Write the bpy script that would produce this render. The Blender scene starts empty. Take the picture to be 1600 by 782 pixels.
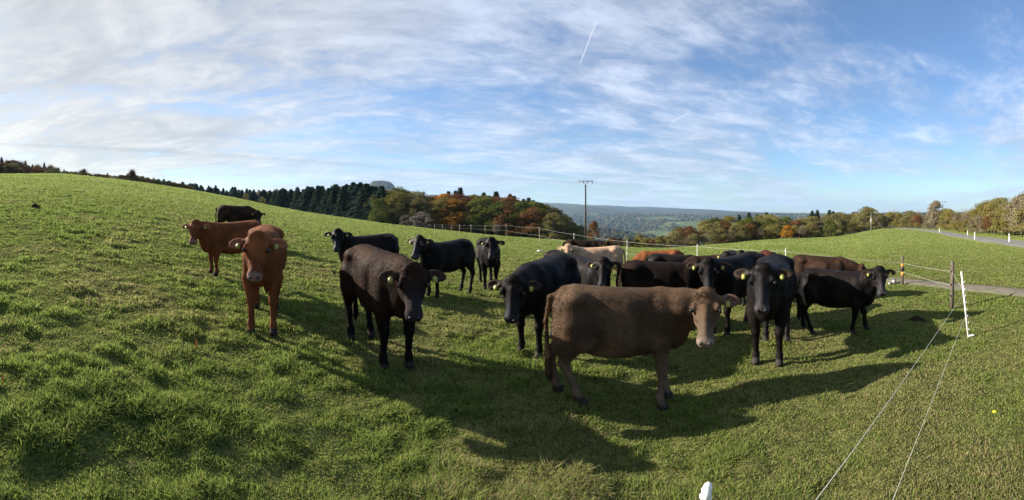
import bpy, math, random
import numpy as np
from mathutils import Vector, Matrix
random.seed(7); rng = np.random.default_rng(11)
scene = bpy.context.scene
COL = scene.collection
F = 680.0; UC = 800.0; VH = 330.0          # cylinder radius in photo pixels, centre column, horizon row
S = 1.06                                   # metres per table metre

# ------------------------------------------------------------------ camera
cd = bpy.data.cameras.new('camera'); cam = bpy.data.objects.new('camera', cd); COL.objects.link(cam)
cd.type = 'PANO'; cd.panorama_type = 'CENTRAL_CYLINDRICAL'
cd.central_cylindrical_radius = 1.0
cd.central_cylindrical_range_u_min = -800/F; cd.central_cylindrical_range_u_max = 800/F
cd.central_cylindrical_range_v_min = -(782-VH)/F; cd.central_cylindrical_range_v_max = VH/F
cd.clip_start = 0.05; cd.clip_end = 30000
cam.location = (0, 0, 0); cam.rotation_euler = (math.radians(90), 0, 0)
scene.camera = cam

HAZE = 6.2e-5
# ------------------------------------------------------------------ light
SUN_AZ = math.radians(-76); SUN_EL = math.radians(24)
sd = Vector((math.sin(SUN_AZ)*math.cos(SUN_EL), math.cos(SUN_AZ)*math.cos(SUN_EL), math.sin(SUN_EL)))
sl = bpy.data.lights.new('sun', 'SUN'); sl.energy = 5.0; sl.angle = math.radians(0.6); sl.color = (1.0, 0.91, 0.79)
so = bpy.data.objects.new('sun', sl); COL.objects.link(so); so.rotation_euler = sd.to_track_quat('Z', 'Y').to_euler()
so.location = sd*50

class NT:
    """small helper to wire node trees"""
    def __init__(s, tree): s.t = tree; s.n = tree.nodes; s.l = tree.links; s.n.clear()
    def new(s, typ, **kw):
        nd = s.n.new(typ)
        for k, v in kw.items(): setattr(nd, k, v)
        return nd
    def put(s, sock, v):
        if isinstance(v, bpy.types.NodeSocket): s.l.new(v, sock)
        elif v is not None: sock.default_value = v
    def math(s, op, a, b=None, c=None, clamp=False):
        nd = s.new('ShaderNodeMath', operation=op, use_clamp=clamp)
        s.put(nd.inputs[0], a)
        if b is not None: s.put(nd.inputs[1], b)
        if c is not None: s.put(nd.inputs[2], c)
        return nd.outputs[0]
    def mix(s, f, a, b, typ='RGBA', blend='MIX'):
        nd = s.new('ShaderNodeMix', data_type=typ)
        if typ == 'RGBA': nd.blend_type = blend; i = (0, 6, 7); o = 2
        else: i = (0, 2, 3); o = 0
        s.put(nd.inputs[i[0]], f); s.put(nd.inputs[i[1]], a); s.put(nd.inputs[i[2]], b)
        return nd.outputs[o]
    def noise(s, vec, scale, detail=4, rough=.5, dist=0, col=False):
        nd = s.new('ShaderNodeTexNoise')
        if vec is not None: s.put(nd.inputs['Vector'], vec)
        nd.inputs['Scale'].default_value = scale; nd.inputs['Detail'].default_value = detail
        nd.inputs['Roughness'].default_value = rough; nd.inputs['Distortion'].default_value = dist
        return nd.outputs['Color' if col else 'Fac']
    def ramp(s, f, lo, hi, a=0.0, b=1.0, smooth=True):
        nd = s.new('ShaderNodeMapRange', interpolation_type='SMOOTHSTEP' if smooth else 'LINEAR')
        s.put(nd.inputs[0], f)
        for i, v in zip((1, 2, 3, 4), (lo, hi, a, b)): s.put(nd.inputs[i], v)
        return nd.outputs[0]
    def comb(s, x, y, z):
        nd = s.new('ShaderNodeCombineXYZ')
        for i, v in enumerate((x, y, z)): s.put(nd.inputs[i], v)
        return nd.outputs[0]

world = bpy.data.worlds.new('World'); scene.world = world; world.use_nodes = True
w = NT(world.node_tree)
sky = w.new('ShaderNodeTexSky', sky_type='NISHITA', sun_disc=False, sun_elevation=SUN_EL, sun_rotation=SUN_AZ,
            altitude=300, air_density=1.0, dust_density=0.35, ozone_density=3.0)
tc = w.new('ShaderNodeTexCoord'); sep = w.new('ShaderNodeSeparateXYZ'); w.l.new(tc.outputs['Generated'], sep.inputs[0])
dx, dy, dz = sep.outputs
den = w.math('ADD', w.math('MAXIMUM', dz, 0.0), 0.12)
px = w.math('DIVIDE', dx, den); py = w.math('DIVIDE', dy, den)
# wind-combed coordinates: long along the streaks, short across
ca, sa = math.cos(math.radians(18)), math.sin(math.radians(18))
al = w.math('ADD', w.math('MULTIPLY', px, ca), w.math('MULTIPLY', py, sa))
ac = w.math('SUBTRACT', w.math('MULTIPLY', py, ca), w.math('MULTIPLY', px, sa))
P1 = w.comb(w.math('MULTIPLY', al, .42), w.math('MULTIPLY', ac, .7), 0.37)
P2 = w.comb(w.math('MULTIPLY', al, .8), w.math('MULTIPLY', ac, 1.25), 3.1)
P3 = w.comb(al, w.math('MULTIPLY', ac, 1.5), 1.3)
big = w.noise(P1, 1.25, 3, .5, .5)
mid = w.noise(P2, 1.7, 8, .62, .6)
fine = w.noise(P3, 5.0, 6, .65, .5)
az = w.math('ARCTAN2', dx, dy)                       # 0 ahead, + to the right
cover = w.ramp(az, -1.15, 1.15, .21, -.02, smooth=False)       # more veil towards the sun side
hi_right = w.math('MULTIPLY', w.ramp(az, .35, 1.0), w.ramp(dz, .22, .42)) # clear blue high on the right
f1 = w.math('ADD', w.math('MULTIPLY', big, .75), w.math('MULTIPLY', mid, .62))
f1 = w.math('ADD', f1, w.math('MULTIPLY', w.math('SUBTRACT', fine, .5), .42))
f1 = w.math('ADD', f1, cover)
f1 = w.math('SUBTRACT', f1, w.math('MULTIPLY', hi_right, .17))
cl = w.math('ADD', w.math('MULTIPLY', w.ramp(f1, .53, .93), .90), .07)
# contrail: a short straight streak
def streak(u0, v0, u1, v1, wid):
    def pr(u, v):
        a = (u-UC)/F; t = (VH-v)/F; k = 1/math.sqrt(1+t*t)
        d = (math.sin(a)*k, math.cos(a)*k, t*k); return (d[0]/(d[2]+.12), d[1]/(d[2]+.12))
    A, B = pr(u0, v0), pr(u1, v1); L = math.hypot(B[0]-A[0], B[1]-A[1]); ex, ey = (B[0]-A[0])/L, (B[1]-A[1])/L
    qx = w.math('SUBTRACT', px, A[0]); qy = w.math('SUBTRACT', py, A[1])
    t = w.math('ADD', w.math('MULTIPLY', qx, ex), w.math('MULTIPLY', qy, ey))
    c = w.math('ABSOLUTE', w.math('SUBTRACT', w.math('MULTIPLY', qx, ey), w.math('MULTIPLY', qy, ex)))
    inside = w.math('MULTIPLY', w.ramp(t, 0, .12*L), w.ramp(t, .85*L, L, 1, 0))
    return w.math('MULTIPLY', inside, w.ramp(c, wid*.2, wid, 1, 0))
trail = w.math('MAXIMUM', w.math('MULTIPLY', streak(905, 103, 934, 28, .0055), .5), w.math('MULTIPLY', streak(1050, 190, 1078, 176, .018), .35))
trail = w.math('MAXIMUM', trail, w.math('MULTIPLY', streak(20, 93, 85, 109, .02), .12))
cl = w.math('MAXIMUM', w.math('MULTIPLY', cl, .86), trail)
# cloud brightness: sunward side warmer, low haze band paler
sunny = w.new('ShaderNodeVectorMath', operation='DOT_PRODUCT'); w.l.new(tc.outputs['Generated'], sunny.inputs[0]); sunny.inputs[1].default_value = sd
sn = w.ramp(sunny.outputs['Value'], .35, 1.0)
shade = w.math('MULTIPLY', w.ramp(mid, .35, .72, .74, 1.12), w.ramp(fine, .3, .7, .92, 1.08))
ccol = w.mix(sn, (4.7, 5.3, 6.5, 1), (5.3, 5.15, 4.75, 1))
low = w.math('MULTIPLY', w.ramp(dz, 0.02, .42, 1, 0), w.ramp(az, -1.25, -.3, 1, 0))
ccol = w.mix(w.math('MULTIPLY', low, .8), ccol, (6.3, 5.35, 3.85, 1))
vm = w.new('ShaderNodeVectorMath', operation='SCALE'); w.l.new(ccol, vm.inputs[0]); w.l.new(shade, vm.inputs['Scale'])
skyc0 = None
skyc = w.mix(1.0, sky.outputs[0], (.90, 1.05, 1.20, 1), blend='MULTIPLY')
fin = w.mix(cl, skyc, vm.outputs[0])
fin = w.mix(w.math('MULTIPLY', trail, .6), fin, (8.5, 8.6, 8.8, 1))
bg = w.new('ShaderNodeBackground'); w.l.new(fin, bg.inputs[0]); bg.inputs[1].default_value = .053
out = w.new('ShaderNodeOutputWorld'); w.l.new(bg.outputs[0], out.inputs[0])
try: world.cycles.sampling_method = 'MANUAL'; world.cycles.sample_map_resolution = 512
except Exception: pass
scene.view_settings.view_transform = 'Standard'; scene.view_settings.look = 'None'
scene.view_settings.exposure = 1.5; scene.view_settings.gamma = 1.0; scene.view_settings.use_curve_mapping = False
scene.cycles.max_bounces = 5; scene.cycles.transparent_max_bounces = 6; scene.cycles.volume_bounces = 0
scene.cycles.use_denoising = True; scene.cycles.sample_clamp_indirect = 4

# ------------------------------------------------------------------ numeric helpers
def smooth(a, b, x): t = np.clip((x-a)/(b-a), 0, 1); return t*t*(3-2*t)
def vnoise(x, y, seed=0):
    x = np.asarray(x, float); y = np.asarray(y, float)
    xi = np.floor(x).astype(np.int64); yi = np.floor(y).astype(np.int64); fx = x-xi; fy = y-yi
    fx = fx*fx*(3-2*fx); fy = fy*fy*(3-2*fy)
    def h(i, j):
        n = (i*374761393 + j*668265263 + seed*974634777) & 0xffffffff
        n = ((n ^ (n >> 13))*1274126177) & 0xffffffff
        return ((n ^ (n >> 16)) & 0xffff)/65535.0
    return (h(xi, yi)*(1-fx)+h(xi+1, yi)*fx)*(1-fy)+(h(xi, yi+1)*(1-fx)+h(xi+1, yi+1)*fx)*fy
def fbm(x, y, o=4, seed=0):
    s = 0; a = .5; t = 0
    for i in range(o): s = s+a*vnoise(x*2**i+17.3*i, y*2**i-9.1*i, seed+i); t += a; a *= .5
    return s/t
def mesh_from(name, V, faces, mat=None, parent=None, smooth_=False, loc=None, attrs=None):
    """V (n,3); faces (m,k) array of one polygon size, or a list of such arrays"""
    me = bpy.data.meshes.new(name); V = np.asarray(V, np.float32)
    fl = faces if isinstance(faces, list) else [faces]
    fl = [np.asarray(f, np.int32) for f in fl if len(f)]
    me.vertices.add(len(V)); me.vertices.foreach_set('co', V.ravel())
    nl = sum(f.size for f in fl); me.loops.add(nl); me.loops.foreach_set('vertex_index', np.concatenate([f.ravel() for f in fl]))
    tot = np.concatenate([np.full(len(f), f.shape[1], np.int32) for f in fl]); st = np.concatenate([[0], np.cumsum(tot)[:-1]]).astype(np.int32)
    me.polygons.add(len(tot)); me.polygons.foreach_set('loop_start', st); me.polygons.foreach_set('loop_total', tot)
    if smooth_: me.polygons.foreach_set('use_smooth', np.ones(len(tot), bool))
    if attrs:
        for k, a in attrs.items():
            a = np.asarray(a, np.float32)
            if a.ndim == 1: at = me.attributes.new(k, 'FLOAT', 'POINT'); at.data.foreach_set('value', a)
            else:
                at = me.attributes.new(k, 'FLOAT_COLOR', 'POINT')
                at.data.foreach_set('color', np.hstack([a, np.ones((len(a), 1))]).astype(np.float32).ravel())
    me.update(); me.validate()
    if mat: me.materials.append(mat)
    o = bpy.data.objects.new(name, me); COL.objects.link(o)
    if parent: o.parent = parent
    if loc is not None: o.location = loc
    return o
def tag(o, label=None, cat=None, group=None, kind=None):
    if label: o['label'] = label
    if cat: o['category'] = cat
    if group: o['group'] = group
    if kind: o['kind'] = kind
    return o
def empty(name, loc, rz=0): o = bpy.data.objects.new(name, None); COL.objects.link(o); o.location = loc; o.rotation_euler = (0, 0, rz); o.empty_display_size = .2; return o

# ------------------------------------------------------------------ terrain
TU = np.array([-1400, -300, 0, 100, 200, 300, 400, 500, 600, 700, 800, 900, 1000, 1100, 1200, 1300, 1380, 1500, 1600, 1900, 2900.])
TY = np.array([285, 272, 272, 272, 282, 297, 317, 336, 350, 361, 371, 378, 390, 385, 374, 372, 356, 358, 356, 352, 350.])
TB = np.array([20, 20, 20, 20, 21, 22, 24, 27, 30, 34, 37, 40, 40, 35, 25, 15, 8, 8, 8, 8, 8.])*1e-5
TD = np.array([6, 6, 6, 6, 8, 12, 18, 25, 35, 50, 75, 95, 100, 95, 85, 65, 35, 10, 6, 4, 4.])   # depth of the land beyond the brow
TA = (VH-TY)/F + 2*np.sqrt(1.65*TB)
azt = (TU-UC)/F
def tab(az, T):
    a = np.arctan2(np.sin(az), np.cos(az))
    back = smooth(2.2, math.pi, np.abs(a)); m = .5*(T[0]+T[-1])
    k = 0
    for o_, wgt in ((-.05, .25), (0, .5), (.05, .25)): k = k+wgt*np.interp(a+o_, azt, T)
    return k*(1-back)+m*back
def ground(x, y, fine=True):
    x = np.asarray(x, float); y = np.asarray(y, float)
    d = np.hypot(x, y)/S; az = np.arctan2(x, y)
    a = tab(az, TA); b = tab(az, TB); dep = tab(az, TD)
    a = a*smooth(0, 3, d)
    cr = np.sqrt(1.65/b)
    dn = np.minimum(d, cr*1.7)
    z = (-1.65+a*dn-b*dn*dn)*S
    slope = (a-2*b*dn)*S
    ex = np.maximum(d-cr*1.7, 0)
    z = z+slope*60*(1-np.exp(-ex/60))
    u = az*F+UC
    far = smooth(150, 900, d)
    hills = (fbm(x/900+3, y/900, 4, 5)-.5)*170+(fbm(x/260, y/260, 3, 9)-.5)*45
    cen = smooth(650, 850, u)*(1-smooth(1250, 1450, u))
    zf = -dep + hills*far*(.35+.65*cen)
    zf = zf+smooth(1800, 8200, d)*(np.interp(u, [0, 850, 1000, 1250, 1600], [170, 150, 75, -55, -55])+dep*1.0-(hills*.6)*cen)
    # the wooded rise behind the spruces and the round blue hill
    def bump(uc, dc, h, wu, wd): return h*np.exp(-(((u-uc)/F*dc)/wu)**4-((d-dc)/wd)**2)
    zf = zf+bump(455, 520, 36, 72, 90)+bump(596, 2500, 200, 118, 400)*np.clip(1.0, 0, 1)
    z = z*(1-smooth(150, 450, d))+zf*smooth(150, 450, d)
    if fine:
        lum = (fbm(x*1.4, y*1.4, 2, 21)-.5)*.06+(vnoise(x*3.7, y*3.7, 33)-.5)*.04+(vnoise(x*9, y*9, 35)-.5)*.025
        z = z+lum*smooth(.5, 2, d)*(1-smooth(40, 90, d))*np.interp(u, [0, 900, 1500], [1.0, .7, .45])
        z = z+(fbm(x/9, y/9, 2, 41)-.5)*.35*smooth(12, 40, d)*(1-smooth(150, 400, d))
    return z
def hit(u, v):
    """world point where the photo pixel's ray meets the ground"""
    a = (u-UC)/F; t = (VH-v)/F; ds = np.exp(np.linspace(math.log(.8), math.log(3000), 6000))
    g = ground(ds*math.sin(a), ds*math.cos(a), False); k = np.nonzero(g >= t*ds)[0]
    d = ds[k[0]] if len(k) else ds[np.argmin(t*ds-g)]
    return Vector((d*math.sin(a), d*math.cos(a), float(ground(d*math.sin(a), d*math.cos(a)))))
def at(u, d, fine=True):
    a = (u-UC)/F; x, y = d*math.sin(a), d*math.cos(a); return Vector((x, y, float(ground(x, y, fine))))
def proj(p): return (UC+F*math.atan2(p[0], p[1]), VH-F*p[2]/math.hypot(p[0], p[1]))

# ------------------------------------------------------------------ materials
def material(name): m = bpy.data.materials.new(name); m.use_nodes = True; return m, NT(m.node_tree)
def finish(n, shader): o = n.new('ShaderNodeOutputMaterial'); n.l.new(shader, o.inputs[0])
def simple(name, col, rough=.7, noise=.15, scale=20, metal=0, bump=0, spec=.5):
    m, n = material(name); c = n.new('ShaderNodeTexCoord')
    f = n.noise(c.outputs['Object'], scale, 5, .6)
    k = n.ramp(f, .3, .7, 1-noise, 1+noise)
    vs = n.new('ShaderNodeVectorMath', operation='SCALE'); vs.inputs[0].default_value = col[:3]; n.l.new(k, vs.inputs['Scale'])
    p = n.new('ShaderNodeBsdfPrincipled'); n.l.new(vs.outputs[0], p.inputs['Base Color']); p.inputs['Roughness'].default_value = rough
    p.inputs['Metallic'].default_value = metal; p.inputs['Specular IOR Level'].default_value = spec
    if bump:
        b = n.new('ShaderNodeBump'); b.inputs['Strength'].default_value = bump; b.inputs['Distance'].default_value = .01; n.l.new(f, b.inputs['Height']); n.l.new(b.outputs[0], p.inputs['Normal'])
    finish(n, p.outputs[0]); return m

def leafy(name, transl=.35, var=.25, rough=.6, attr='col', objvar=.25):
    """leaf or blade colour from a point colour, a bit of light through it"""
    m, n = material(name); a = n.new('ShaderNodeAttribute', attribute_name=attr)
    oi = n.new('ShaderNodeObjectInfo')
    k = n.ramp(oi.outputs['Random'], 0, 1, 1-objvar, 1+objvar, smooth=False)
    sc = n.new('ShaderNodeVectorMath', operation='SCALE'); n.l.new(a.outputs['Color'], sc.inputs[0]); n.l.new(k, sc.inputs['Scale'])
    c = sc.outputs[0]
    p = n.new('ShaderNodeBsdfDiffuse'); n.l.new(c, p.inputs[0])
    t = n.new('ShaderNodeBsdfTranslucent'); n.l.new(c, t.inputs[0])
    mx = n.new('ShaderNodeMixShader'); mx.inputs[0].default_value = transl; n.l.new(p.outputs[0], mx.inputs[1]); n.l.new(t.outputs[0], mx.inputs[2])
    finish(n, mx.outputs[0]); return m
M_blade = leafy('grass_blades', .5, objvar=0, rough=.5)
M_bark = simple('bark', (.09, .07, .055), .9, .4, 6, bump=.6)

def tree_mat(name, c1, c2, transl=.3):
    m, n = material(name)
    a = n.new('ShaderNodeAttribute', attribute_name='tone'); oi = n.new('ShaderNodeObjectInfo')
    f = n.math('ADD', a.outputs['Fac'], n.math('MULTIPLY', n.math('SUBTRACT', oi.outputs['Random'], .5), .7), clamp=True)
    c = n.mix(f, c1+(1,), c2+(1,))
    p = n.new('ShaderNodeBsdfPrincipled'); n.l.new(c, p.inputs['Base Color']); p.inputs['Roughness'].default_value = .9; p.inputs['Specular IOR Level'].default_value = .02
    t = n.new('ShaderNodeBsdfTranslucent'); n.l.new(c, t.inputs[0])
    mx = n.new('ShaderNodeMixShader'); mx.inputs[0].default_value = transl; n.l.new(p.outputs[0], mx.inputs[1]); n.l.new(t.outputs[0], mx.inputs[2])
    finish(n, mx.outputs[0]); return m
TM = {'green': tree_mat('leaves_green', (.055, .075, .018), (.12, .13, .03)),
      'olive': tree_mat('leaves_olive', (.12, .115, .045), (.22, .19, .07)),
      'yellow': tree_mat('leaves_yellow', (.15, .135, .038), (.22, .18, .055)),
      'orange': tree_mat('leaves_orange', (.22, .11, .02), (.40, .19, .025)),
      'rust': tree_mat('leaves_rust', (.11, .055, .025), (.17, .085, .035)),
      'brown': tree_mat('twigs_brown', (.14, .115, .075), (.21, .18, .115), .1),
      'needles': tree_mat('needles', (.010, .022, .013), (.022, .040, .019), .05),
      'grey': tree_mat('twigs_grey', (.17, .14, .12), (.24, .20, .17), .05)}

# ground sheet
m_ground, n = material('pasture')
g = n.new('ShaderNodeNewGeometry'); pos = g.outputs['Position']
wa = n.new('ShaderNodeAttribute', attribute_name='wood'); fa = n.new('ShaderNodeAttribute', attribute_name='far')
n1 = n.noise(pos, .12, 4, .6); n2 = n.noise(pos, 1.3, 5, .65); n3 = n.noise(pos, 9, 5, .7); na = n.new('ShaderNodeAttribute', attribute_name='thatch')
c = n.mix(n.ramp(n1, .35, .65), (.16, .195, .052, 1), (.20, .235, .07, 1))
c = n.mix(n.ramp(n2, .52, .72, 0, .6), c, (.13, .13, .05, 1))
c = n.mix(n.ramp(n3, .5, .75, 0, .55), c, (.045, .05, .02, 1))
c = n.mix(na.outputs['Fac'], c, n.mix(n.ramp(n3, .35, .65), (.055, .062, .020, 1), (.15, .15, .05, 1)))
nf = n.noise(pos, .05, 4, .7); nf2 = n.noise(pos, .006, 3, .5)
wood = n.mix(n.ramp(nf, .35, .65), (.025, .035, .016, 1), (.075, .06, .028, 1))
field = n.mix(n.ramp(nf2, .4, .6), (.07, .10, .035, 1), (.12, .135, .05, 1))
farc = n.mix(wa.outputs['Fac'], field, wood)
c = n.mix(fa.outputs['Fac'], c, farc)
p = n.new('ShaderNodeBsdfPrincipled'); n.l.new(c, p.inputs['Base Color']); p.inputs['Roughness'].default_value = 1; p.inputs['Specular IOR Level'].default_value = 0
b = n.new('ShaderNodeBump'); b.inputs['Strength'].default_value = .6; b.inputs['Distance'].default_value = .05; n.l.new(n3, b.inputs['Height']); n.l.new(b.outputs[0], p.inputs['Normal'])
finish(n, p.outputs[0])

NA, NR = 960, 470
ang = np.linspace(-math.pi, math.pi, NA, endpoint=False); rad = np.exp(np.linspace(math.log(.35), math.log(9000), NR))
A, R = np.meshgrid(ang, rad, indexing='ij'); X = R*np.sin(A); Y = R*np.cos(A); Z = ground(X, Y)
V = np.stack([X, Y, Z], -1).reshape(-1, 3); V = np.vstack([V, [[0, 0, float(Z[:, 0].mean())]]])
i = np.arange(NA)[:, None]; j = np.arange(NR-1)[None]; i2 = (i+1) % NA
Q = np.stack([i*NR+j, i*NR+j+1, i2*NR+j+1, i2*NR+j], -1).reshape(-1, 4)
T3 = np.stack([np.arange(NA)*NR, ((np.arange(NA)+1) % NA)*NR, np.full(NA, NA*NR)], -1)
def woodiness(X, Y):
    f = fbm(X/420+8, Y/420, 3, 77); d = np.hypot(X, Y)
    return np.maximum(smooth(.37, .43, f+.16*(1-smooth(700, 2500, d))+.10*smooth(2800, 4500, d)), (np.abs(np.arctan2(X, Y)*F+UC-596) < 70)*(d > 900))
wood_ = woodiness(V[:, 0], V[:, 1]); d_ = np.hypot(V[:, 0], V[:, 1])
gr = mesh_from('ground', V, [Q[:, ::-1], T3], m_ground, smooth_=True, attrs={'wood': wood_, 'far': smooth(200, 330, d_), 'thatch': smooth(35, 8, d_)})
tag(gr, 'rolling green cattle pasture falling away to a wooded valley', 'ground', kind='structure')

# ---------------------------------------------------------- road and track
def ribbon(name, pts, width, mat, lift, label, cat, n_across=6, step=.6):
    P = [Vector((p.x, p.y, 0)) for p in pts]; dense = []
    for k in range(len(P)-1):
        p0, p1, p2, p3 = P[max(k-1, 0)], P[k], P[k+1], P[min(k+2, len(P)-1)]
        m = max(2, int((p2-p1).length/step))
        for s in range(m):
            t = s/m
            dense.append(.5*((2*p1)+(p2-p0)*t+(2*p0-5*p1+4*p2-p3)*t*t+(3*p1-p0-3*p2+p3)*t**3))
    dense.append(P[-1]); V = []
    for k, p in enumerate(dense):
        tn = (dense[min(k+1, len(dense)-1)]-dense[max(k-1, 0)]).normalized(); nr = Vector((-tn.y, tn.x, 0))
        wj = width*(1+.10*(random.random()-.5))
        for s in range(n_across+1):
            q = p+nr*wj*(s/n_across-.5); edge = 1 if s in (0, n_across) else 0
            V.append((q.x, q.y, float(ground(q.x, q.y))+(lift if not edge else -.03)))
    m = n_across+1; i = np.arange(len(dense)-1)[:, None]; j = np.arange(n_across)[None]
    Q = np.stack([i*m+j, i*m+j+1, (i+1)*m+j+1, (i+1)*m+j], -1).reshape(-1, 4)
    V = np.array(V); uvx = np.tile(np.linspace(-1, 1, m), len(dense))
    o = mesh_from(name, V, Q[:, ::-1], mat, smooth_=True, attrs={'across': uvx}); tag(o, label, cat, kind='structure')
    return dense
m_asph = simple('asphalt', (.15, .14, .125), .9, .3, 1.5, bump=.2)
m_track, n = material('farm_track'); g = n.new('ShaderNodeNewGeometry'); a = n.new('ShaderNodeAttribute', attribute_name='across')
nn = n.noise(g.outputs['Position'], 5, 6, .7); n2 = n.noise(g.outputs['Position'], .9, 4, .6)
c = n.mix(n.ramp(nn, .35, .7), (.11, .09, .06, 1), (.20, .17, .125, 1))
ab = n.math('ABSOLUTE', a.outputs['Fac'])
gf = n.math('MAXIMUM', n.ramp(n.math('ADD', ab, n.math('MULTIPLY', n2, .5)), .85, 1.1), n.math('MULTIPLY', n.ramp(ab, .05, .28, 1, 0), n.ramp(n2, .4, .55)))
c = n.mix(gf, c, (.09, .12, .035, 1))
p = n.new('ShaderNodeBsdfPrincipled'); n.l.new(c, p.inputs['Base Color']); p.inputs['Roughness'].default_value = .95; b = n.new('ShaderNodeBump'); b.inputs['Distance'].default_value = .03; n.l.new(nn, b.inputs['Height']); n.l.new(b.outputs[0], p.inputs['Normal']); finish(n, p.outputs[0])
TRK = [hit(1330, 434), hit(1400, 439), hit(1450, 444), hit(1530, 452), hit(1600, 459)]; TRK.append(TRK[-1]+(TRK[-1]-TRK[-2])*3)
trk = ribbon('farm_track', TRK, .95, m_track, .03, 'stony two-rut farm track crossing the pasture behind the fence posts', 'track', step=.25)
RD = [at(1405, 112), at(1445, 80), at(1490, 55), at(1530, 41), at(1565, 34), at(1602, 29)]; RD.append(RD[-1]+(RD[-1]-RD[-2])*3.5)
road = ribbon('road', RD, 3.0, m_asph, .05, 'narrow grey country road running along the hedge', 'road', step=.8)
def near_line(X, Y, pts, r):
    m = np.zeros(len(X), bool)
    for p in pts: m |= (X-p.x)**2+(Y-p.y)**2 < r*r
    return m

# ---------------------------------------------------------- grass
NB = 1500000
u_ = rng.uniform(-1.45, 1.45, NB); r_ = np.exp(rng.uniform(math.log(1.6), math.log(95), NB))
X = r_*np.sin(u_); Y = r_*np.cos(u_)
tuft = vnoise(X*3.1, Y*3.1, 51)*.6+vnoise(X*8.5, Y*8.5, 52)*.4
patch = fbm(X*.55, Y*.55, 3, 61); big = fbm(X*.09, Y*.09, 2, 71); side = np.interp(u_*F+UC, [0, 900, 1400], [0, .3, 1])
keep = (rng.random(NB) < .35+.9*tuft) & ~near_line(X, Y, trk[::2], .62) & ~near_line(X, Y, road, 1.8)
bare = fbm(X*.8+5, Y*.8, 3, 91); tr_d = np.full(NB, 9.)
X, Y, r_, tuft, patch, big, side, bare = (q[keep] for q in (X, Y, r_, tuft, patch, big, side, bare)); n_ = len(X)
Z = ground(X, Y)
hgt = (.014+.058*smooth(.38, .85, tuft)*(1.15-.75*side))*rng.uniform(.55, 1.35, n_)*(1+.012*r_)
hgt *= np.where(rng.random(n_) < .012, 1.7, 1)
wid = np.maximum(.0024, .0010*r_)*rng.uniform(.7, 1.4, n_)
th = rng.uniform(0, 2*math.pi, n_); lean = rng.uniform(.2, 1.5, n_); lt = rng.uniform(0, 2*math.pi, n_)
lx, ly = np.cos(lt)*lean*hgt, np.sin(lt)*lean*hgt; wx, wy = np.cos(th)*wid, np.sin(th)*wid
B = np.zeros((n_, 5, 3))
for k, (h, l, q) in enumerate(((-.15, 0, 1), (-.15, 0, -1), (.55, .35, .8), (.55, .35, -.8), (1, 1, 0))):
    B[:, k, 0] = X+lx*l+wx*q; B[:, k, 1] = Y+ly*l+wy*q; B[:, k, 2] = Z+hgt*h*(1-.25*lean*l)
base = np.arange(n_)[:, None]*5
g0 = np.array([.135, .20, .042]); g1 = np.array([.265, .315, .080]); dry = np.array([.34, .30, .14]); dark = np.array([.045, .085, .018])
t = np.clip(.15+.8*rng.random(n_)*(.35+patch)+.25*(big-.5), 0, 1)[:, None]
C = g0*(1-t)+g1*t
kd = (rng.random(n_) < (.04+.20*smooth(.42, .7, patch)+.06*side+.3*smooth(.56, .68, bare)))[:, None]; C = np.where(kd, dry*rng.uniform(.6, 1.1, (n_, 1)), C)
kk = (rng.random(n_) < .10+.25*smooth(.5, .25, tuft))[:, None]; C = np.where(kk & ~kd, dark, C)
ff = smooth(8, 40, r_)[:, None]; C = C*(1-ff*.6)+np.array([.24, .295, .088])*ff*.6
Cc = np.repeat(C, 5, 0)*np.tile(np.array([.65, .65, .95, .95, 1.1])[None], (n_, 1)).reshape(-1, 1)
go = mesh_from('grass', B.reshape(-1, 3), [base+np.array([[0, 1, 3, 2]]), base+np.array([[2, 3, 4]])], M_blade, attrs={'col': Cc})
tag(go, 'short tufted pasture grass lit low from the left', 'grass', kind='stuff')

# ---------------------------------------------------------- tree prototypes (unit height)
def quads_at(Pc, N, size, asp=.7):
    """small leaf faces at Pc facing roughly N"""
    n_ = len(Pc); r = rng.normal(size=(n_, 3)); N = N+.7*rng.normal(size=(n_, 3)); N /= np.linalg.norm(N, axis=1)[:, None]
    a = np.cross(N, r); a /= np.linalg.norm(a, axis=1)[:, None]+1e-9; b = np.cross(N, a); s = (size*rng.uniform(.6, 1.4, n_))[:, None]
    V = np.stack([Pc-a*s, Pc-b*s*asp, Pc+a*s, Pc+b*s*asp], 1).reshape(-1, 3)
    return V, np.arange(n_*4).reshape(-1, 4)
def tube(P, Rr, sides=6):
    V = []; Fc = []
    for k, p in enumerate(P):
        p = Vector(p); t = (Vector(P[min(k+1, len(P)-1)])-Vector(P[max(k-1, 0)])).normalized()
        s = t.orthogonal().normalized() if abs(t.z) < .9 else t.cross(Vector((1, 0, 0))).normalized(); u = t.cross(s)
        for q in range(sides): a = 2*math.pi*q/sides; V.append(p+(s*math.cos(a)+u*math.sin(a))*Rr[k])
        if k:
            for q in range(sides): Fc.append(((k-1)*sides+q, (k-1)*sides+(q+1) % sides, k*sides+(q+1) % sides, k*sides+q))
    e = (len(P)-1)*sides; V.append(Vector(P[-1])+.001*(Vector(P[-1])-Vector(P[0]))); V.append(Vector(P[0]))
    for q in range(sides):
        Fc.append((e+q, e+(q+1) % sides, len(V)-2, len(V)-2)); Fc.append(((q+1) % sides, q, len(V)-1, len(V)-1))
    Fq = [f for f in Fc if f[2] != f[3]]; Ft = [f[:3] for f in Fc if f[2] == f[3]]
    return [tuple(v) for v in V], Fq, Ft
def join(parts):
    V = []; Q = []; T = []
    for v, q, t in parts: o = len(V); V += v; Q += [tuple(a+o for a in f) for f in q]; T += [tuple(a+o for a in f) for f in t]
    return np.array(V), [np.array(Q, int).reshape(-1, 4), np.array(T, int).reshape(-1, 3)]
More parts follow.
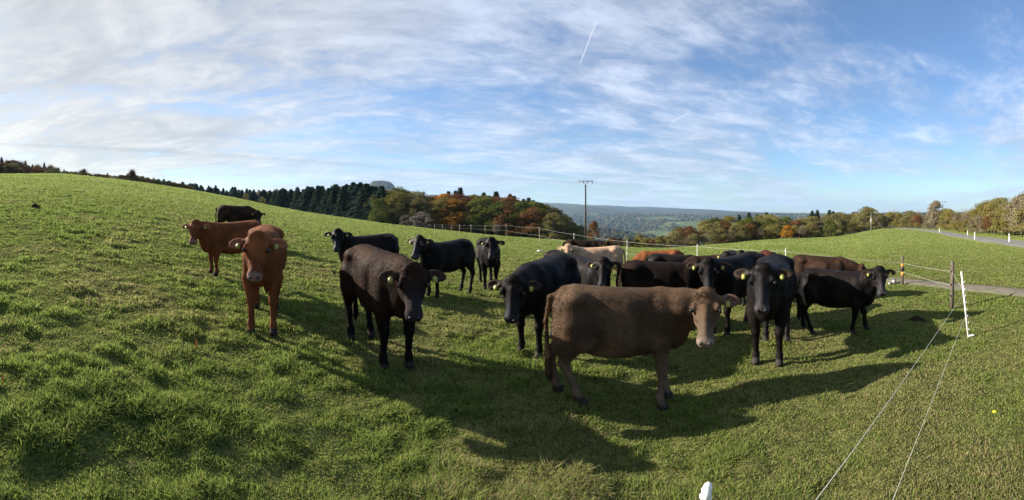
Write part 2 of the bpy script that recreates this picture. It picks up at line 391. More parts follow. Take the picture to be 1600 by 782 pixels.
def crown_mesh(name, V, Fc, tone, matk):
    o = mesh_from(name, V, Fc, None, attrs={'tone': tone}); me = o.data; bpy.data.objects.remove(o); return me
def limbs(spread, z0, z1, k, r0=.022):
    parts = [tube([(0, 0, -.03), (.004, .003, z0*.6), (-.005, .004, z0+.1), (.01, 0, z1)], [r0, r0*.8, r0*.6, r0*.18], 7)]
    for q in range(k):
        a = q*2.4+rng.uniform(-.3, .3); z = z0+(z1-z0)*.6*q/k; l = spread*rng.uniform(.6, 1)
        parts.append(tube([(0, 0, z), (math.cos(a)*l*.5, math.sin(a)*l*.5, z+l*.35), (math.cos(a)*l, math.sin(a)*l, z+l*.85)], [r0*.45, r0*.28, r0*.07], 5))
    return parts
def deciduous(nb, rx, low, dens, leaf, seed):
    Pc = []; Nn = []; tn = []
    for k in range(nb):
        h = low+.10+(.84-low)*rng.random()**.8; a = rng.uniform(0, 2*math.pi)
        mid_ = .42; e = (h-mid_)/(.96-mid_) if h > mid_ else (mid_-h)/(mid_+.25)
        R_ = rx*math.sqrt(max(.02, 1-e*e))*rng.uniform(.35, 1.0)**.5
        r = rng.uniform(.075, .15); R_ = max(0, R_-r*.6)
        c = np.array([R_*math.cos(a), R_*math.sin(a), h-.03]); m = int(dens*r*r*900)
        d = rng.normal(size=(m, 3)); d /= np.linalg.norm(d, axis=1)[:, None]
        d[:, 2] = np.where(d[:, 2] < -.3, -d[:, 2], d[:, 2])
        rr = r*rng.uniform(.6, 1.15, m)[:, None]*np.array([[1.15, 1.15, .8]])
        Pc.append(c+d*rr); Nn.append(d+np.array([0, 0, .3])); tn.append(np.full(m, rng.uniform(0, 1)))
    Pc = np.vstack(Pc); Nn = np.vstack(Nn); tn = np.concatenate(tn)*.6+rng.uniform(0, .4, len(Pc))
    Pc[:, 2] = np.clip(Pc[:, 2], .01, 1.0)
    V, Fc = quads_at(Pc, Nn, leaf); return V, Fc, np.repeat(tn, 4)
def twiggy(nt, rx, seed, low=.12, wd=.0035):
    """bare crown: branching fans of fine twigs"""
    V = []; t = []
    for k in range(nt):
        a = rng.uniform(0, 2*math.pi); el = rng.uniform(.25, 1.5); r0 = rng.uniform(.2, .6); R1 = rng.uniform(.4, 1.0)*(.75+.3*math.sin(3*a+seed)*math.cos(2.3*el+seed))
        dr = np.array([math.cos(a)*math.cos(el)*rx/.5, math.sin(a)*math.cos(el)*rx/.5, math.sin(el)])*.5
        p0 = np.array([0, 0, .38*math.sin(el)+low])+dr*r0*.9; p1 = np.array([0, 0, .4+low*.2])+dr*R1*1.1+rng.normal(size=3)*.03
        for q in range(3):
            e = p1+rng.normal(size=3)*.045; s = np.cross(e-p0, rng.normal(size=3)); s /= np.linalg.norm(s)+1e-9
            V += [p0-s*wd, p0+s*wd, e]; t += [rng.uniform(0, 1)]*3
    V = np.array(V); V[:, 2] = np.clip(V[:, 2], .02, 1); return V, np.arange(len(V)).reshape(-1, 3), np.array(t)
def conifer(nw, rx, seed):
    Pc = []; V = []; t = []
    for k in range(nw):
        h = .06+.93*(k/nw); r = rx*(1-h)**.78*rng.uniform(.85, 1.1)+.008; nb = int(7+9*(1-h))
        for q in range(nb):
            a = 2*math.pi*(q+rng.random())/nb; l = r*rng.uniform(.7, 1.1); dr = np.array([math.cos(a), math.sin(a), 0]); sd_ = np.array([-math.sin(a), math.cos(a), 0])
            tone = rng.uniform(0, 1)
            for s in range(4):
                f0 = .2+.2*s; wdt = .022*(1.15-f0*.6)
                p0 = dr*l*f0+np.array([0, 0, h-l*.35*f0**1.5]); p1 = dr*l*(f0+.27)+np.array([0, 0, h-l*.35*(f0+.27)**1.5-.012])
                o = rng.normal(size=3)*.006
                V += [p0-sd_*wdt+o, p0+sd_*wdt-o, p1+sd_*wdt*.6+o, p1-sd_*wdt*.6-o]; t += [tone]*4
    V.append(np.array([0, 0, 1.0])); V.append(np.array([.006, 0, .9])); V.append(np.array([-.006, .004, .9])); V.append(np.array([0, -.006, .9])); t += [.5]*4
    V = np.array(V); return V, np.arange(len(V)).reshape(-1, 4), np.array(t)
PROTO = {}
for k in range(5):
    V, Fc, t = deciduous(60, [.44, .50, .40, .54, .46][k], [.04, .0, .08, .0, .03][k], 8.5, .0165, k)
    PROTO['broad%d' % k] = (crown_mesh('crown', V, Fc, t, None), limbs(.28, .22, .85, 9))
for k in range(2):
    V, Fc, t = deciduous(40, .62, -.05, 8.0, .022, k); PROTO['bush%d' % k] = (crown_mesh('crown', V, Fc, t, None), limbs(.3, .05, .6, 7, .015))
for k in range(3):
    V, Fc, t = twiggy([900, 1200, 800][k], [.5, .42, .55][k], k); PROTO['bare%d' % k] = (crown_mesh('crown', V, Fc, t, None), limbs(.4, .15, .85, 14, .016))
for k in range(3):
    V, Fc, t = conifer(38, [.25, .28, .22][k], k); PROTO['fir%d' % k] = (crown_mesh('crown', V, Fc, t, None), [tube([(0, 0, -.03), (0, 0, .5), (0, 0, .97)], [.016, .010, .002], 7)])
TRUNKS = {}; CROWNS = {}
for k, (me, parts) in PROTO.items():
    V, Fc = join(parts); o = mesh_from('trunk', V, Fc, M_bark, smooth_=True); TRUNKS[k] = o.data; bpy.data.objects.remove(o)
def tree(name, kind, matk, u, d, vtop, label, group=None, cat='tree', wf=1.0, hmin=2.0):
    p = at(u, d, False); h = max((VH-vtop)/F*d-p.z, hmin)
    r = empty(name, (p.x, p.y, p.z), random.uniform(0, 6.28)); r.scale = (h*wf, h*wf, h)
    if (kind, matk) not in CROWNS:
        me = PROTO[kind][0].copy(); me.materials.clear(); me.materials.append(TM[matk]); CROWNS[(kind, matk)] = me
    c = bpy.data.objects.new('crown', CROWNS[(kind, matk)]); COL.objects.link(c); c.parent = r
    t = bpy.data.objects.new('trunk', TRUNKS[kind]); COL.objects.link(t); t.parent = r
    tag(r, label, cat, group); return r
def J(a): return random.uniform(-a, a)
# spruce plantation behind the brow on the left
tb = ([265, 300, 340, 380, 400, 430, 480, 520, 550, 575, 595], [284, 288, 292, 294, 297, 297, 293, 290, 286, 286, 292])
for row in range(3):
    for u in np.arange(272, 598, [7.5, 7.5, 8][row]):
        u = u+J(3); d = np.interp(u, [270, 600], [205, 122])+row*7-3+J(3)
        tree('spruce_tree', 'fir%d' % random.randrange(3), 'needles', u, d, np.interp(u, *tb)+random.choice([-3, -1, 0, 1, 2, 4, 6])+row*1, ('small dark spruce at the thin uphill end of the plantation' if u < 350 else 'dark spruce where the low dull bushes stand before the plantation' if u < 430 else 'dark spruce in the middle stretch of the plantation' if u < 510 else 'tall dark spruce at the end of the plantation beside the yellowing trees'), 'spruces in the plantation behind the pasture', wf=random.uniform(1.7, 2.5))
# autumn wood in the middle
tb = ([590, 605, 622, 640, 655, 668, 690, 715, 740, 765, 790, 815, 840, 865, 885, 905], [303, 297, 294, 299, 300, 309, 304, 304, 307, 305, 310, 313, 318, 327, 343, 356])
GW = 'broadleaf trees in the autumn wood'
for row in range(3):
    for u in np.arange(592, 912, [17, 15, 15][row]):
        u = u+J(4); d = np.interp(u, [590, 905], [112, 92])+row*8+J(2)
        if u < 628: mk = 'yellow' if random.random() < .55 else 'green'
        elif u < 664: mk = random.choice(['olive', 'green', 'olive', 'yellow'])
        elif u < 740: mk = random.choice(['orange', 'orange', 'rust', 'yellow'])
        elif u < 800: mk = random.choice(['orange', 'rust', 'rust', 'green'])
        elif u < 850: mk = random.choice(['rust', 'green', 'olive', 'rust'])
        else: mk = random.choice(['olive', 'green', 'olive'])
        lab = {'yellow': 'yellowing broadleaf tree', 'green': 'dark green broadleaf tree', 'olive': 'olive broadleaf tree', 'orange': 'bright orange autumn tree', 'rust': 'rust brown autumn tree'}[mk]+(' in the wood next to the spruces' if u < 655 else ' in the wood behind the first fence posts' if u < 760 else ' in the wood behind the twiggy bush' if u < 840 else ' at the valley end of the autumn wood')
        tree('broadleaf_tree', 'broad%d' % random.choice([0, 1, 3, 4]), mk, u, d, np.interp(u, *tb)+[5, 0, 1][row]+J(3), lab, GW, wf=random.uniform(.95, 1.2))
for u, v in ((701, 297), (719, 291), (712, 296), (756, 299), (775, 297), (741, 302), (797, 301), (803, 304), (818, 309), (826, 307), (833, 311)):
    tree('spruce_tree', 'fir%d' % random.randrange(3), 'needles' if v != 301 else 'rust', u, 138, v, 'ragged dark spruce top rising above the orange autumn wood', 'spruces above the autumn wood', wf=1.5)
tree('bare_bush', 'bush0', 'grey', 658, 96, 330, 'pale leafless bush at the foot of the autumn wood, the larger of two', None, 'bush', 1.1)
tree('bare_bush', 'bush1', 'grey', 634, 98, 336, 'small leafless bush left of the larger pale one by the wood', None, 'bush', 1.0)
tree('bare_bush', 'bare2', 'grey', 775, 60, 348, 'twiggy reddish bush standing on its own behind the wire fence', None, 'bush', .9)
tree('broadleaf_tree', 'broad0', 'rust', 928, 84, 344, 'thin rust coloured tree just right of the utility pole', None, wf=.55)
tree('broadleaf_tree', 'bare0', 'brown', 921, 86, 350, 'bare brown tree directly behind the utility pole', None, wf=.6)
for u, v in ((384, 310), (410, 309)):
    tree('round_bush', 'bush0', 'olive', u, 108, v, {384: 'low dull green bush on the brow before the spruces', 410: 'taller pointed dull green bush on the brow before the spruces'}[u], None, 'bush', .75)
# left skyline
tb = ([-150, -60, 0, 20, 40, 60, 100, 130, 160, 190], [240, 238, 244, 243, 249, 250, 256, 261, 264, 271])
for row in range(3):
    for u in np.arange(-70, 194, [8, 10, 10][row]):
        u = u+J(3); d = 110+row*8+J(2); k = random.random()*(.35 if row == 2 else 1) if row else .9
        kind, mk = ('bare%d' % random.randrange(3), 'brown') if k < .2 else ('fir0', 'needles') if k < .3 else ('bush%d' % random.randrange(2), random.choice(['rust', 'green', 'olive', 'rust', 'brown']))
        nm = {'f': 'spruce_tree'}.get(kind[0], 'broadleaf_tree')
        lab = {'bare': 'leafless brown tree', 'fir0': 'small dark spruce'}.get(kind[:4], {'rust': 'rust brown tree', 'green': 'dull green tree', 'olive': 'olive brown tree', 'brown': 'dusty brown tree'}.get(mk))+(' in the tallest part of the hilltop thicket' if u < 60 else ' in the middle of the hilltop thicket' if u < 130 else ' in the hilltop thicket left of the domed tree')
        tree(nm, kind, mk, u, d, np.interp(u, *tb)+J(4)+(5 if kind[1] == 'u' else -1), lab, 'trees along the hilltop', wf=random.uniform(1.0, 1.5)).location.z -= 1.0
tree('broadleaf_tree', 'bare1', 'rust', 207, 112, 261, 'round domed half-bare tree alone above the hill skyline', None, wf=.95)
tree('broadleaf_tree', 'broad1', 'rust', 205, 113, 269, 'low leafy tree at the foot of the round domed one', None, wf=1.4)
tree('bare_bush', 'bare0', 'grey', 240, 125, 276, 'pale leafless bush on the hill skyline right of the domed tree', None, 'bush', .8)
tree('spruce_tree', 'fir1', 'needles', 256, 125, 279, 'small dark conifer alone at the end of the hilltop thicket', None, wf=2.2)
for u, v in ((222, 275), (230, 278), (247, 281), (264, 284), (214, 274)):
    tree('broadleaf_tree', 'broad2', 'rust' if u != 222 else 'olive', u, 128, v, 'low russet shrub tree on the slope of the hill skyline', 'shrubs on the hill skyline', wf=1.5)
for row in range(2):
    for u in np.arange(190+row*3, 292, 7):
        tree('hilltop_shrub', 'bush%d' % random.randrange(2), random.choice(['rust', 'olive', 'brown', 'green']), u+J(2), 112+row*7, np.interp(u, [190, 230, 260, 292], [275, 280, 285, 291])+J(1.5), 'low russet brown shrub in the thin line along the falling hill skyline', 'shrubs in the line along the hill skyline', 'shrub', wf=random.uniform(1.3, 1.8)).location.z -= .6
# right hand belt
tb = ([950, 965, 985, 1005, 1025, 1045, 1075, 1110, 1150, 1190, 1230, 1270, 1300, 1330, 1355, 1385, 1400, 1425, 1445, 1468, 1490, 1520, 1550, 1575, 1600, 1700, 1800], [384, 378, 366, 362, 368, 364, 352, 344, 340, 336, 340, 336, 334, 327, 325, 331, 328, 330, 328, 316, 330, 320, 315, 312, 299, 286, 280])
td = ([950, 1100, 1200, 1290, 1340, 1390, 1430, 1500, 1600, 1800], [82, 92, 98, 104, 128, 165, 120, 66, 43, 30])
for row in range(3):
    for u in np.arange(955, 1700, [13, 15, 21][row]):
        u = u+J(4); d = np.interp(u, *td)*(1+.07*row)+J(1.5); k = random.random()
        if u < 1290: kind, mk = ('bare%d' % random.randrange(3), 'brown') if k < .22 else ('broad%d' % random.randrange(5), random.choice(['green', 'olive', 'olive', 'yellow', 'green', 'olive', 'yellow', 'rust']))
        elif u < 1430: kind, mk = ('bare%d' % random.randrange(3), 'brown') if k < .3 else ('broad%d' % random.randrange(5), random.choice(['olive', 'yellow', 'olive', 'rust']))
        else: kind, mk = ('bare%d' % random.randrange(3), 'brown') if k < .45 else ('broad%d' % random.randrange(5), random.choice(['olive', 'yellow', 'olive', 'brown', 'yellow', 'brown', 'rust']))
        lab = 'leafless brown tree' if kind[0:2] == 'ba' else {'brown': 'dusty brown tree', 'green': 'green broadleaf tree', 'olive': 'olive tree turning brown', 'yellow': 'yellow green tree', 'rust': 'russet tree'}[mk]
        where = next(t for m_, t in ((1040, ' at the valley end of the tree belt'), (1130, ' in the belt before the first spruce tips'), (1215, ' in the belt below the spruce tips'), (1290, ' in the belt right of the bright orange tree'), (1370, ' in the belt under the tall domed tree'), (1430, ' at the head of the far right pasture'), (1500, ' in the hedge near the far utility pole'), (1570, ' in the hedge behind the road markers'), (9999, ' at the tall near end of the roadside hedge')) if u < m_)
        front = {0: 14, 1: 4, 2: 0}[row] * (1 if u < 1430 else 1.3)
        tree('broadleaf_tree', kind, mk, u, d, np.interp(u, *tb)+front+J(4), lab+where, 'trees in the belt' if u < 1430 else 'trees in the roadside hedge', wf=random.uniform(1.0, 1.35), hmin=1.8)
tree('broadleaf_tree', 'broad4', 'orange', 1230, 90, 352, 'single bright orange tree at the edge of the right belt', None, wf=1.1)
tree('broadleaf_tree', 'broad1', 'green', 1297, 97, 342, 'large dark green round tree where the belt meets the pasture', None, wf=.85)
tree('broadleaf_tree', 'broad0', 'olive', 1353, 122, 322, 'tall domed olive tree standing above the belt', None, wf=.9)
tree('broadleaf_tree', 'broad2', 'brown', 1462, 88, 313, 'tall pale half-bare tree in front of the far utility pole', None, wf=.8)
for u, v in ((1136, 336), (1155, 334), (1170, 331), (1182, 333), (1198, 331), (1205, 334), (1269, 328), (1277, 327), (1296, 327), (1302, 329)):
    tree('spruce_tree', 'fir%d' % random.randrange(3), 'needles', u, 125, v, 'small spruce tip showing over the right belt of trees', 'spruces over the right belt', wf=1.6)
# distant woods on the valley sides
nw = 42000; uu = rng.uniform(-.75, .95, nw); dd = np.exp(rng.uniform(math.log(330), math.log(4200), nw)); X = dd*np.sin(uu); Y = dd*np.cos(uu)
k = (rng.random(nw) < woodiness(X, Y)*.95+((np.abs(uu*F+UC-455) < 130) & (dd < 800))); X, Y, dd = X[k], Y[k], dd[k]; Zg = ground(X, Y, False)
ico = np.array([(0, 0, 1), (.85, 0, .45), (.26, .81, .5), (-.69, .5, .42), (-.69, -.5, .47), (.26, -.81, .42), (.6, .5, -.4), (-.3, .85, -.4), (-.85, 0, -.4), (-.3, -.8, -.4), (.6, -.55, -.4)])
it = [(0, 1, 2), (0, 2, 3), (0, 3, 4), (0, 4, 5), (0, 5, 1), (1, 6, 2), (2, 6, 7), (2, 7, 3), (3, 7, 8), (3, 8, 4), (4, 8, 9), (4, 9, 5), (5, 9, 10), (5, 10, 1), (1, 10, 6)]
m = len(X); sz = rng.uniform(2.6, 5.5, m)*(1+dd/2600)*np.where((np.abs(uu[k]*F+UC-596) < 75) & (dd > 900), .35, 1); BV = ico[None]*(1+.25*rng.normal(size=(m, 11, 1)))*sz[:, None, None]*np.array([1, 1, 1.15]); BV += np.stack([X, Y, Zg+sz*.3], -1)[:, None]
BF = (np.arange(m)*11)[:, None, None]+np.array(it)[None]
pal = np.array([(.035, .045, .018), (.06, .055, .024), (.085, .062, .028), (.014, .026, .014), (.045, .052, .02), (.065, .048, .028)])
cc = pal[(rng.integers(0, 6, m)+(fbm(X/200, Y/200, 2, 3)*6).astype(int)) % 6]*rng.uniform(.7, 1.3, (m, 1))
dw = mesh_from('distant_woods', BV.reshape(-1, 3), BF.reshape(-1, 3), leafy('far_foliage', .1, objvar=0, rough=.9), attrs={'col': np.repeat(cc, 11, 0)})
tag(dw, 'hazy autumn woods covering the far valley sides', 'woods', kind='stuff')

# ================================================================== cattle
def smin(a, b, k):
    h = np.clip(.5+.5*(b-a)/k, 0, 1); return b*(1-h)+a*h-k*h*(1-h)
class Field:
    def __init__(s, lo, hi, h):
        s.h = h; s.lo = np.array(lo); n = np.ceil((np.array(hi)-s.lo)/h).astype(int)+1; s.n = n
        ax = [s.lo[i]+h*np.arange(n[i]) for i in range(3)]; s.ax = ax; s.F = np.full(tuple(n), 1.0, np.float32)
    def add(s, fn, lo, hi, k):
        m = k*1.1+2*s.h; sl_ = []
        for i in range(3):
            a = int(max(0, math.floor((lo[i]-m-s.lo[i])/s.h))); b = int(min(s.n[i], math.ceil((hi[i]+m-s.lo[i])/s.h)+1)); sl_.append(slice(a, b))
            if b <= a: return
        sl_ = tuple(sl_); X, Y, Z = np.meshgrid(*[s.ax[i][sl_[i]] for i in range(3)], indexing='ij')
        s.F[sl_] = smin(s.F[sl_], fn(X, Y, Z), k)
    def cone(s, a, b, ra, rb, k=.03):
        a = np.array(a, float); b = np.array(b, float); ab = b-a; L2 = ab@ab+1e-9
        def fn(X, Y, Z):
            t = np.clip(((X-a[0])*ab[0]+(Y-a[1])*ab[1]+(Z-a[2])*ab[2])/L2, 0, 1)
            return np.sqrt((X-a[0]-ab[0]*t)**2+(Y-a[1]-ab[1]*t)**2+(Z-a[2]-ab[2]*t)**2)-(ra+(rb-ra)*t)
        r = max(ra, rb); s.add(fn, np.minimum(a, b)-r, np.maximum(a, b)+r, k)
    def ell(s, c, r, k=.04, M=None):
        c = np.array(c, float); r = np.array(r, float); M = np.eye(3) if M is None else M
        def fn(X, Y, Z):
            P = np.stack([X-c[0], Y-c[1], Z-c[2]], -1)@M; q = P/r; l = np.sqrt((q*q).sum(-1))+1e-9
            return l*(l-1)/(np.sqrt(((q/r)**2).sum(-1))+1e-9)
        R_ = r.max()/np.linalg.norm(M[:, 0]); s.add(fn, c-R_, c+R_, k)
    def dent(s, c, r, k=.05):
        c = np.array(c, float); r = np.array(r, float); m = r+k; sl_ = tuple(slice(int(max(0, (c[i]-m[i]-s.lo[i])/s.h)), int(min(s.n[i], (c[i]+m[i]-s.lo[i])/s.h+2))) for i in range(3))
        X, Y, Z = np.meshgrid(*[s.ax[i][sl_[i]] for i in range(3)], indexing='ij'); q = np.stack([(X-c[0])/r[0], (Y-c[1])/r[1], (Z-c[2])/r[2]], -1); l = np.sqrt((q*q).sum(-1))+1e-9
        s.F[sl_] = -smin(-s.F[sl_], (l-1)*r.min(), k)
    def loft(s, O, M, tt, hw, ct, hh, p, k, cap=.02):
        """solid along axis 0 of frame M: half width hw, centre ct, half height hh as functions of tt"""
        O = np.array(O, float)
        def fn(X, Y, Z):
            P = np.stack([X-O[0], Y-O[1], Z-O[2]], -1)@M; t, w_, h_ = P[..., 0], P[..., 1], P[..., 2]
            a = np.interp(t, tt, hw); c = np.interp(t, tt, ct); b_ = np.interp(t, tt, hh)
            v = ((np.abs(w_/a)**p+np.abs((h_-c)/b_)**p)**(1/p)-1)*np.minimum(a, b_)
            e = np.maximum(t-tt[-1], tt[0]-t); return np.maximum(v, e)
        nm2 = M[:, 0]@M[:, 0]; R_ = max(max(hw), max(hh)+max(map(abs, ct)))/math.sqrt(nm2); P0 = O+M[:, 0]*tt[0]/nm2; P1 = O+M[:, 0]*tt[-1]/nm2
        s.add(fn, np.minimum(P0, P1)-R_, np.maximum(P0, P1)+R_, k)
    def surface(s):
        F_ = s.F; n = F_.shape; ins = F_ < 0
        c = np.zeros((n[0]-1, n[1]-1, n[2]-1, 3)); cnt = np.zeros(tuple(np.array(n)-1))
        def sub(A, d): return A[d[0]:n[0]-1+d[0], d[1]:n[1]-1+d[1], d[2]:n[2]-1+d[2]]
        for axis in range(3):
            o = [a for a in range(3) if a != axis]
            for p in (0, 1):
                for q in (0, 1):
                    d0 = [0, 0, 0]; d0[o[0]] = p; d0[o[1]] = q; d1 = list(d0); d1[axis] = 1
                    f0, f1 = sub(F_, d0), sub(F_, d1); m = (f0 < 0) != (f1 < 0); t = np.where(m, f0/np.where(m, f0-f1, 1), 0)
                    cnt += m
                    for a in range(3): c[..., a] += np.where(m, (t if a == axis else d0[a]), 0)
        act = cnt > 0; idx = np.full(act.shape, -1, np.int64); idx[act] = np.arange(act.sum()); ii = np.argwhere(act)
        V = s.lo+s.h*(ii+c[act]/cnt[act][:, None]); Q = []
        for axis in range(3):
            d = [0, 0, 0]; d[axis] = 1; o = [a for a in range(3) if a != axis]
            A0 = ins[tuple(slice(0, n[a]-1 if a == axis else n[a]) for a in range(3))]; A1 = ins[tuple(slice(1, n[a]) if a == axis else slice(0, n[a]) for a in range(3))]
            e = np.argwhere(A0 != A1); e = e[(e[:, o[0]] > 0) & (e[:, o[1]] > 0) & (e[:, o[0]] < n[o[0]]-1) & (e[:, o[1]] < n[o[1]]-1)]
            if not len(e): continue
            q = []
            for p0, p1 in ((0, 0), (1, 0), (1, 1), (0, 1)):
                g_ = e.copy(); g_[:, o[0]] -= p0; g_[:, o[1]] -= p1; q.append(idx[g_[:, 0], g_[:, 1], g_[:, 2]])
            q = np.stack(q, -1); flip = A0[e[:, 0], e[:, 1], e[:, 2]] if axis != 1 else ~A0[e[:, 0], e[:, 1], e[:, 2]]
            q[flip] = q[flip][:, ::-1]; Q.append(q)
        Q = np.vstack(Q); Q = Q[(Q >= 0).all(1)]
        return V, Q[:, ::-1]

def coat_material(name, rough, sheen):
    m, n = material(name); a = n.new('ShaderNodeAttribute', attribute_name='col'); tcn = n.new('ShaderNodeTexCoord')
    mp = n.new('ShaderNodeMapping'); n.l.new(tcn.outputs['Object'], mp.inputs[0]); mp.inputs['Scale'].default_value = (1, 1, .45)
    f = n.noise(mp.outputs[0], 55, 4, .7, .6); f2 = n.noise(tcn.outputs['Object'], 6, 4, .6)
    k = n.math('MULTIPLY', n.ramp(f, .3, .7, .82, 1.2), n.ramp(f2, .3, .7, .85, 1.2))
    sc = n.new('ShaderNodeVectorMath', operation='SCALE'); n.l.new(a.outputs['Color'], sc.inputs[0]); n.l.new(k, sc.inputs['Scale'])
    p = n.new('ShaderNodeBsdfPrincipled'); n.l.new(sc.outputs[0], p.inputs['Base Color']); n.l.new(n.ramp(f2, .35, .65, rough-.12, rough+.08), p.inputs['Roughness'])
    p.inputs['Specular IOR Level'].default_value = sheen; p.inputs['Sheen Weight'].default_value = 0; p.inputs['Sheen Roughness'].default_value = .5; n.l.new(sc.outputs[0], p.inputs['Sheen Tint'])
    b = n.new('ShaderNodeBump'); b.inputs['Strength'].default_value = .4; b.inputs['Distance'].default_value = .010; n.l.new(n.math('ADD', n.math('MULTIPLY', f, .6), n.math('MULTIPLY', n.noise(tcn.outputs['Object'], 16, 3, .5), 1.6)), b.inputs['Height']); n.l.new(b.outputs[0], p.inputs['Normal'])
    finish(n, p.outputs[0]); return m
M_coat = coat_material('cattle_coat', .80, .06); M_black = coat_material('black_cattle_coat', .60, .08); M_hair = leafy('cattle_hair', .15, objvar=0, rough=.5)
m_eye = simple('eye', (.006, .005, .005), .08, 0, 5); m_tag = simple('tag_yellow', (.26, .25, .05), .5, .1, 30); m_nose = simple('nostril', (.01, .008, .008), .6, .1, 30)

COATS = {  # base, back/top tint, legs, muzzle, ear inside
    'black': ((.0045, .0042, .0046), (.011, .008, .0065), (.006, .005, .0045), (.034, .032, .036), (.030, .020, .015)),
    'blackbrown': ((.006, .0045, .0038), (.022, .012, .008), (.012, .010, .009), (.025, .024, .026), (.04, .028, .022)),
    'darkbrown': ((.015, .0085, .006), (.040, .022, .014), (.006, .0045, .004), (.022, .020, .022), (.04, .025, .018)),
    'brown': ((.048, .030, .019), (.085, .055, .034), (.090, .066, .046), (.16, .122, .10), (.10, .06, .05)),
    'red': ((.115, .038, .014), (.175, .060, .021), (.115, .038, .014), (.20, .12, .10), (.22, .09, .05)),
    'darkred': ((.05, .014, .008), (.085, .024, .012), (.03, .01, .008), (.1, .06, .05), (.1, .04, .02)),
    'tan': ((.36, .24, .15), (.42, .29, .19), (.30, .2, .13), (.05, .045, .045), (.4, .27, .2)),
}
def cow(label, coat, u, v, top, rel, face=0, pitch=60, neck=0, drop=0, gait=0, res=.02, fat=1.0, group=None, d=None, scale=None, tail=0, nhair=6000, tags=(1, 1), longf=.9, poll=None, yaw=None, feet=None, hs=1.08):
    """front feet at photo pixel (u, v); withers at row top; rel: body heading in the picture (0 right, 90 away, -90 to the camera);
    face: how far the head turns from the camera (+ to the right); poll: photo pixel of the top of the head"""
    pf = hit(u, v) if d is None else at(u, d)
    D = math.hypot(pf.x, pf.y)
    sc = scale if scale else ((VH-top)/F*D-pf.z)/1.15
    pt = math.radians(pitch); nk = math.radians(neck); uu_ = u
    for it_ in range(12):
        hd = math.radians(rel-math.degrees((uu_-UC)/F)); fx, fy = math.cos(hd), math.sin(hd)
        pf = Vector((D*math.sin((uu_-UC)/F), D*math.cos((uu_-UC)/F), 0))
        cx, cy = pf.x-fx*.40*sc, pf.y-fy*.40*sc; cz = float(ground(cx, cy))-.025
        yd = (-90+face-rel+180) % 360-180 if yaw is None else yaw
        yw = math.radians(max(-125, min(125, yd))); ny = max(-.75, min(.75, yw*.5))
        P = np.array([.50, 0, .98])+.40*np.array([math.cos(ny)*math.cos(nk), math.sin(ny)*math.cos(nk), math.sin(nk)])
        if poll is None: break
        q = proj((cx+sc*(P[0]*fx-P[1]*fy), cy+sc*(P[0]*fy+P[1]*fx), cz+sc*P[2]))
        uu_ += (poll[0]-q[0])*.8; nk = max(-.9, min(.8, nk+(q[1]-poll[1])/F*D/sc/.4*.7))
    u = uu_
    def gz(lx, ly): return (float(ground(cx+sc*(lx*fx-ly*fy), cy+sc*(lx*fy+ly*fx)))-cz)/sc
    # ---- head frame
    N0 = np.array([.42, 0, .915])
    a_ = np.array([math.cos(yw)*math.cos(pt), math.sin(yw)*math.cos(pt), -math.sin(pt)]); s_ = np.array([-math.sin(yw), math.cos(yw), 0]); n__ = np.cross(a_, s_)
    if n__[2] < 0 and pitch < 85: n__ = -n__
    if n__@np.array([math.cos(yw), math.sin(yw), .6]) < 0: n__ = -n__
    M = np.stack([a_, s_, n__], 1); Mh = M/hs
    H = lambda t, w_, h_: P+(a_*t+s_*w_+n__*h_)*hs
    lo = np.minimum([-.86, -.42, -.08], P-.52); hi = np.maximum([.75, .42, 1.32], P+.52)
    fd = Field(lo, hi, res)
    # trunk
    tx = np.array([-.72, -.69, -.62, -.48, -.30, -.10, .10, .28, .44, .58, .66, .70]); I = np.eye(3)
    topz = np.array([.90, 1.05, 1.125, 1.145, 1.13, 1.115, 1.105, 1.10, 1.095, 1.045, .98, .92]); bot = np.array([.84, .77, .72, .67, .595, .525, .495, .505, .535, .57, .65, .74])
    hwt = np.array([.05, .115, .15, .190, .205, .235, .245, .215, .165, .135, .10, .05])*fat
    fd.loft((0, 0, 0), I, tx*np.where(tx < 0, longf, 1), hwt, (topz+bot)/2, (topz-bot)/2, 2.6, .05)
    # pins, hips, withers, shoulders, brisket
    L_ = longf
    for sy in (1, -1):
        fd.ell((-.45*L_, sy*.18*fat, 1.03), (.085, .05, .05), .09); fd.ell((-.66*L_, sy*.10, .965), (.05, .04, .055), .06)
        fd.ell((.40, sy*.14*fat, .80), (.12, .085, .24), .045); fd.ell((-.52*L_, sy*.145*fat, .80), (.16, .095, .25), .045)
    fd.ell((.55, 0, .68), (.12, .085, .13), .08); fd.ell((-.05, 0, .55), (.25, .16, .06), .06)
    for sy in (1, -1):
        fd.dent((-.26*L_, sy*.265*fat, .96), (.11, .075, .09), .05); fd.dent((.22, sy*.275*fat, .80), (.05, .07, .24), .04); fd.dent((.60, sy*.20, .90), (.10, .06, .08), .04)
        fd.dent((-.29*L_, sy*.27*fat, .64), (.07, .10, .12), .05)
    # neck
    Mid = (N0+P)/2+np.array([.0, 0, -.01]); J_ = H(.09, 0, -.11)
    fd.cone(N0+[0, 0, -.04], Mid+[0, 0, -.03], .185, .125, .05); fd.cone(Mid+[0, 0, -.02], J_, .125, .088, .04); fd.cone(N0+[0, 0, .06], H(.02, 0, -.06), .115, .075, .06)
    fd.cone((.55, 0, .76), H(.14, 0, -.15), .11, .055, .07)
    # head
    ht = np.array([-.035, 0, .05, .12, .165, .225, .29, .345, .385, .41]); 
    hw = np.array([.055, .098, .118, .122, .104, .076, .060, .068, .066, .042]); ht_top = np.array([.00, .022, .030, .030, .024, .010, .0, -.006, -.018, -.045]); ht_bot = np.array([-.07, -.12, -.185, -.205, -.195, -.155, -.13, -.12, -.112, -.085])
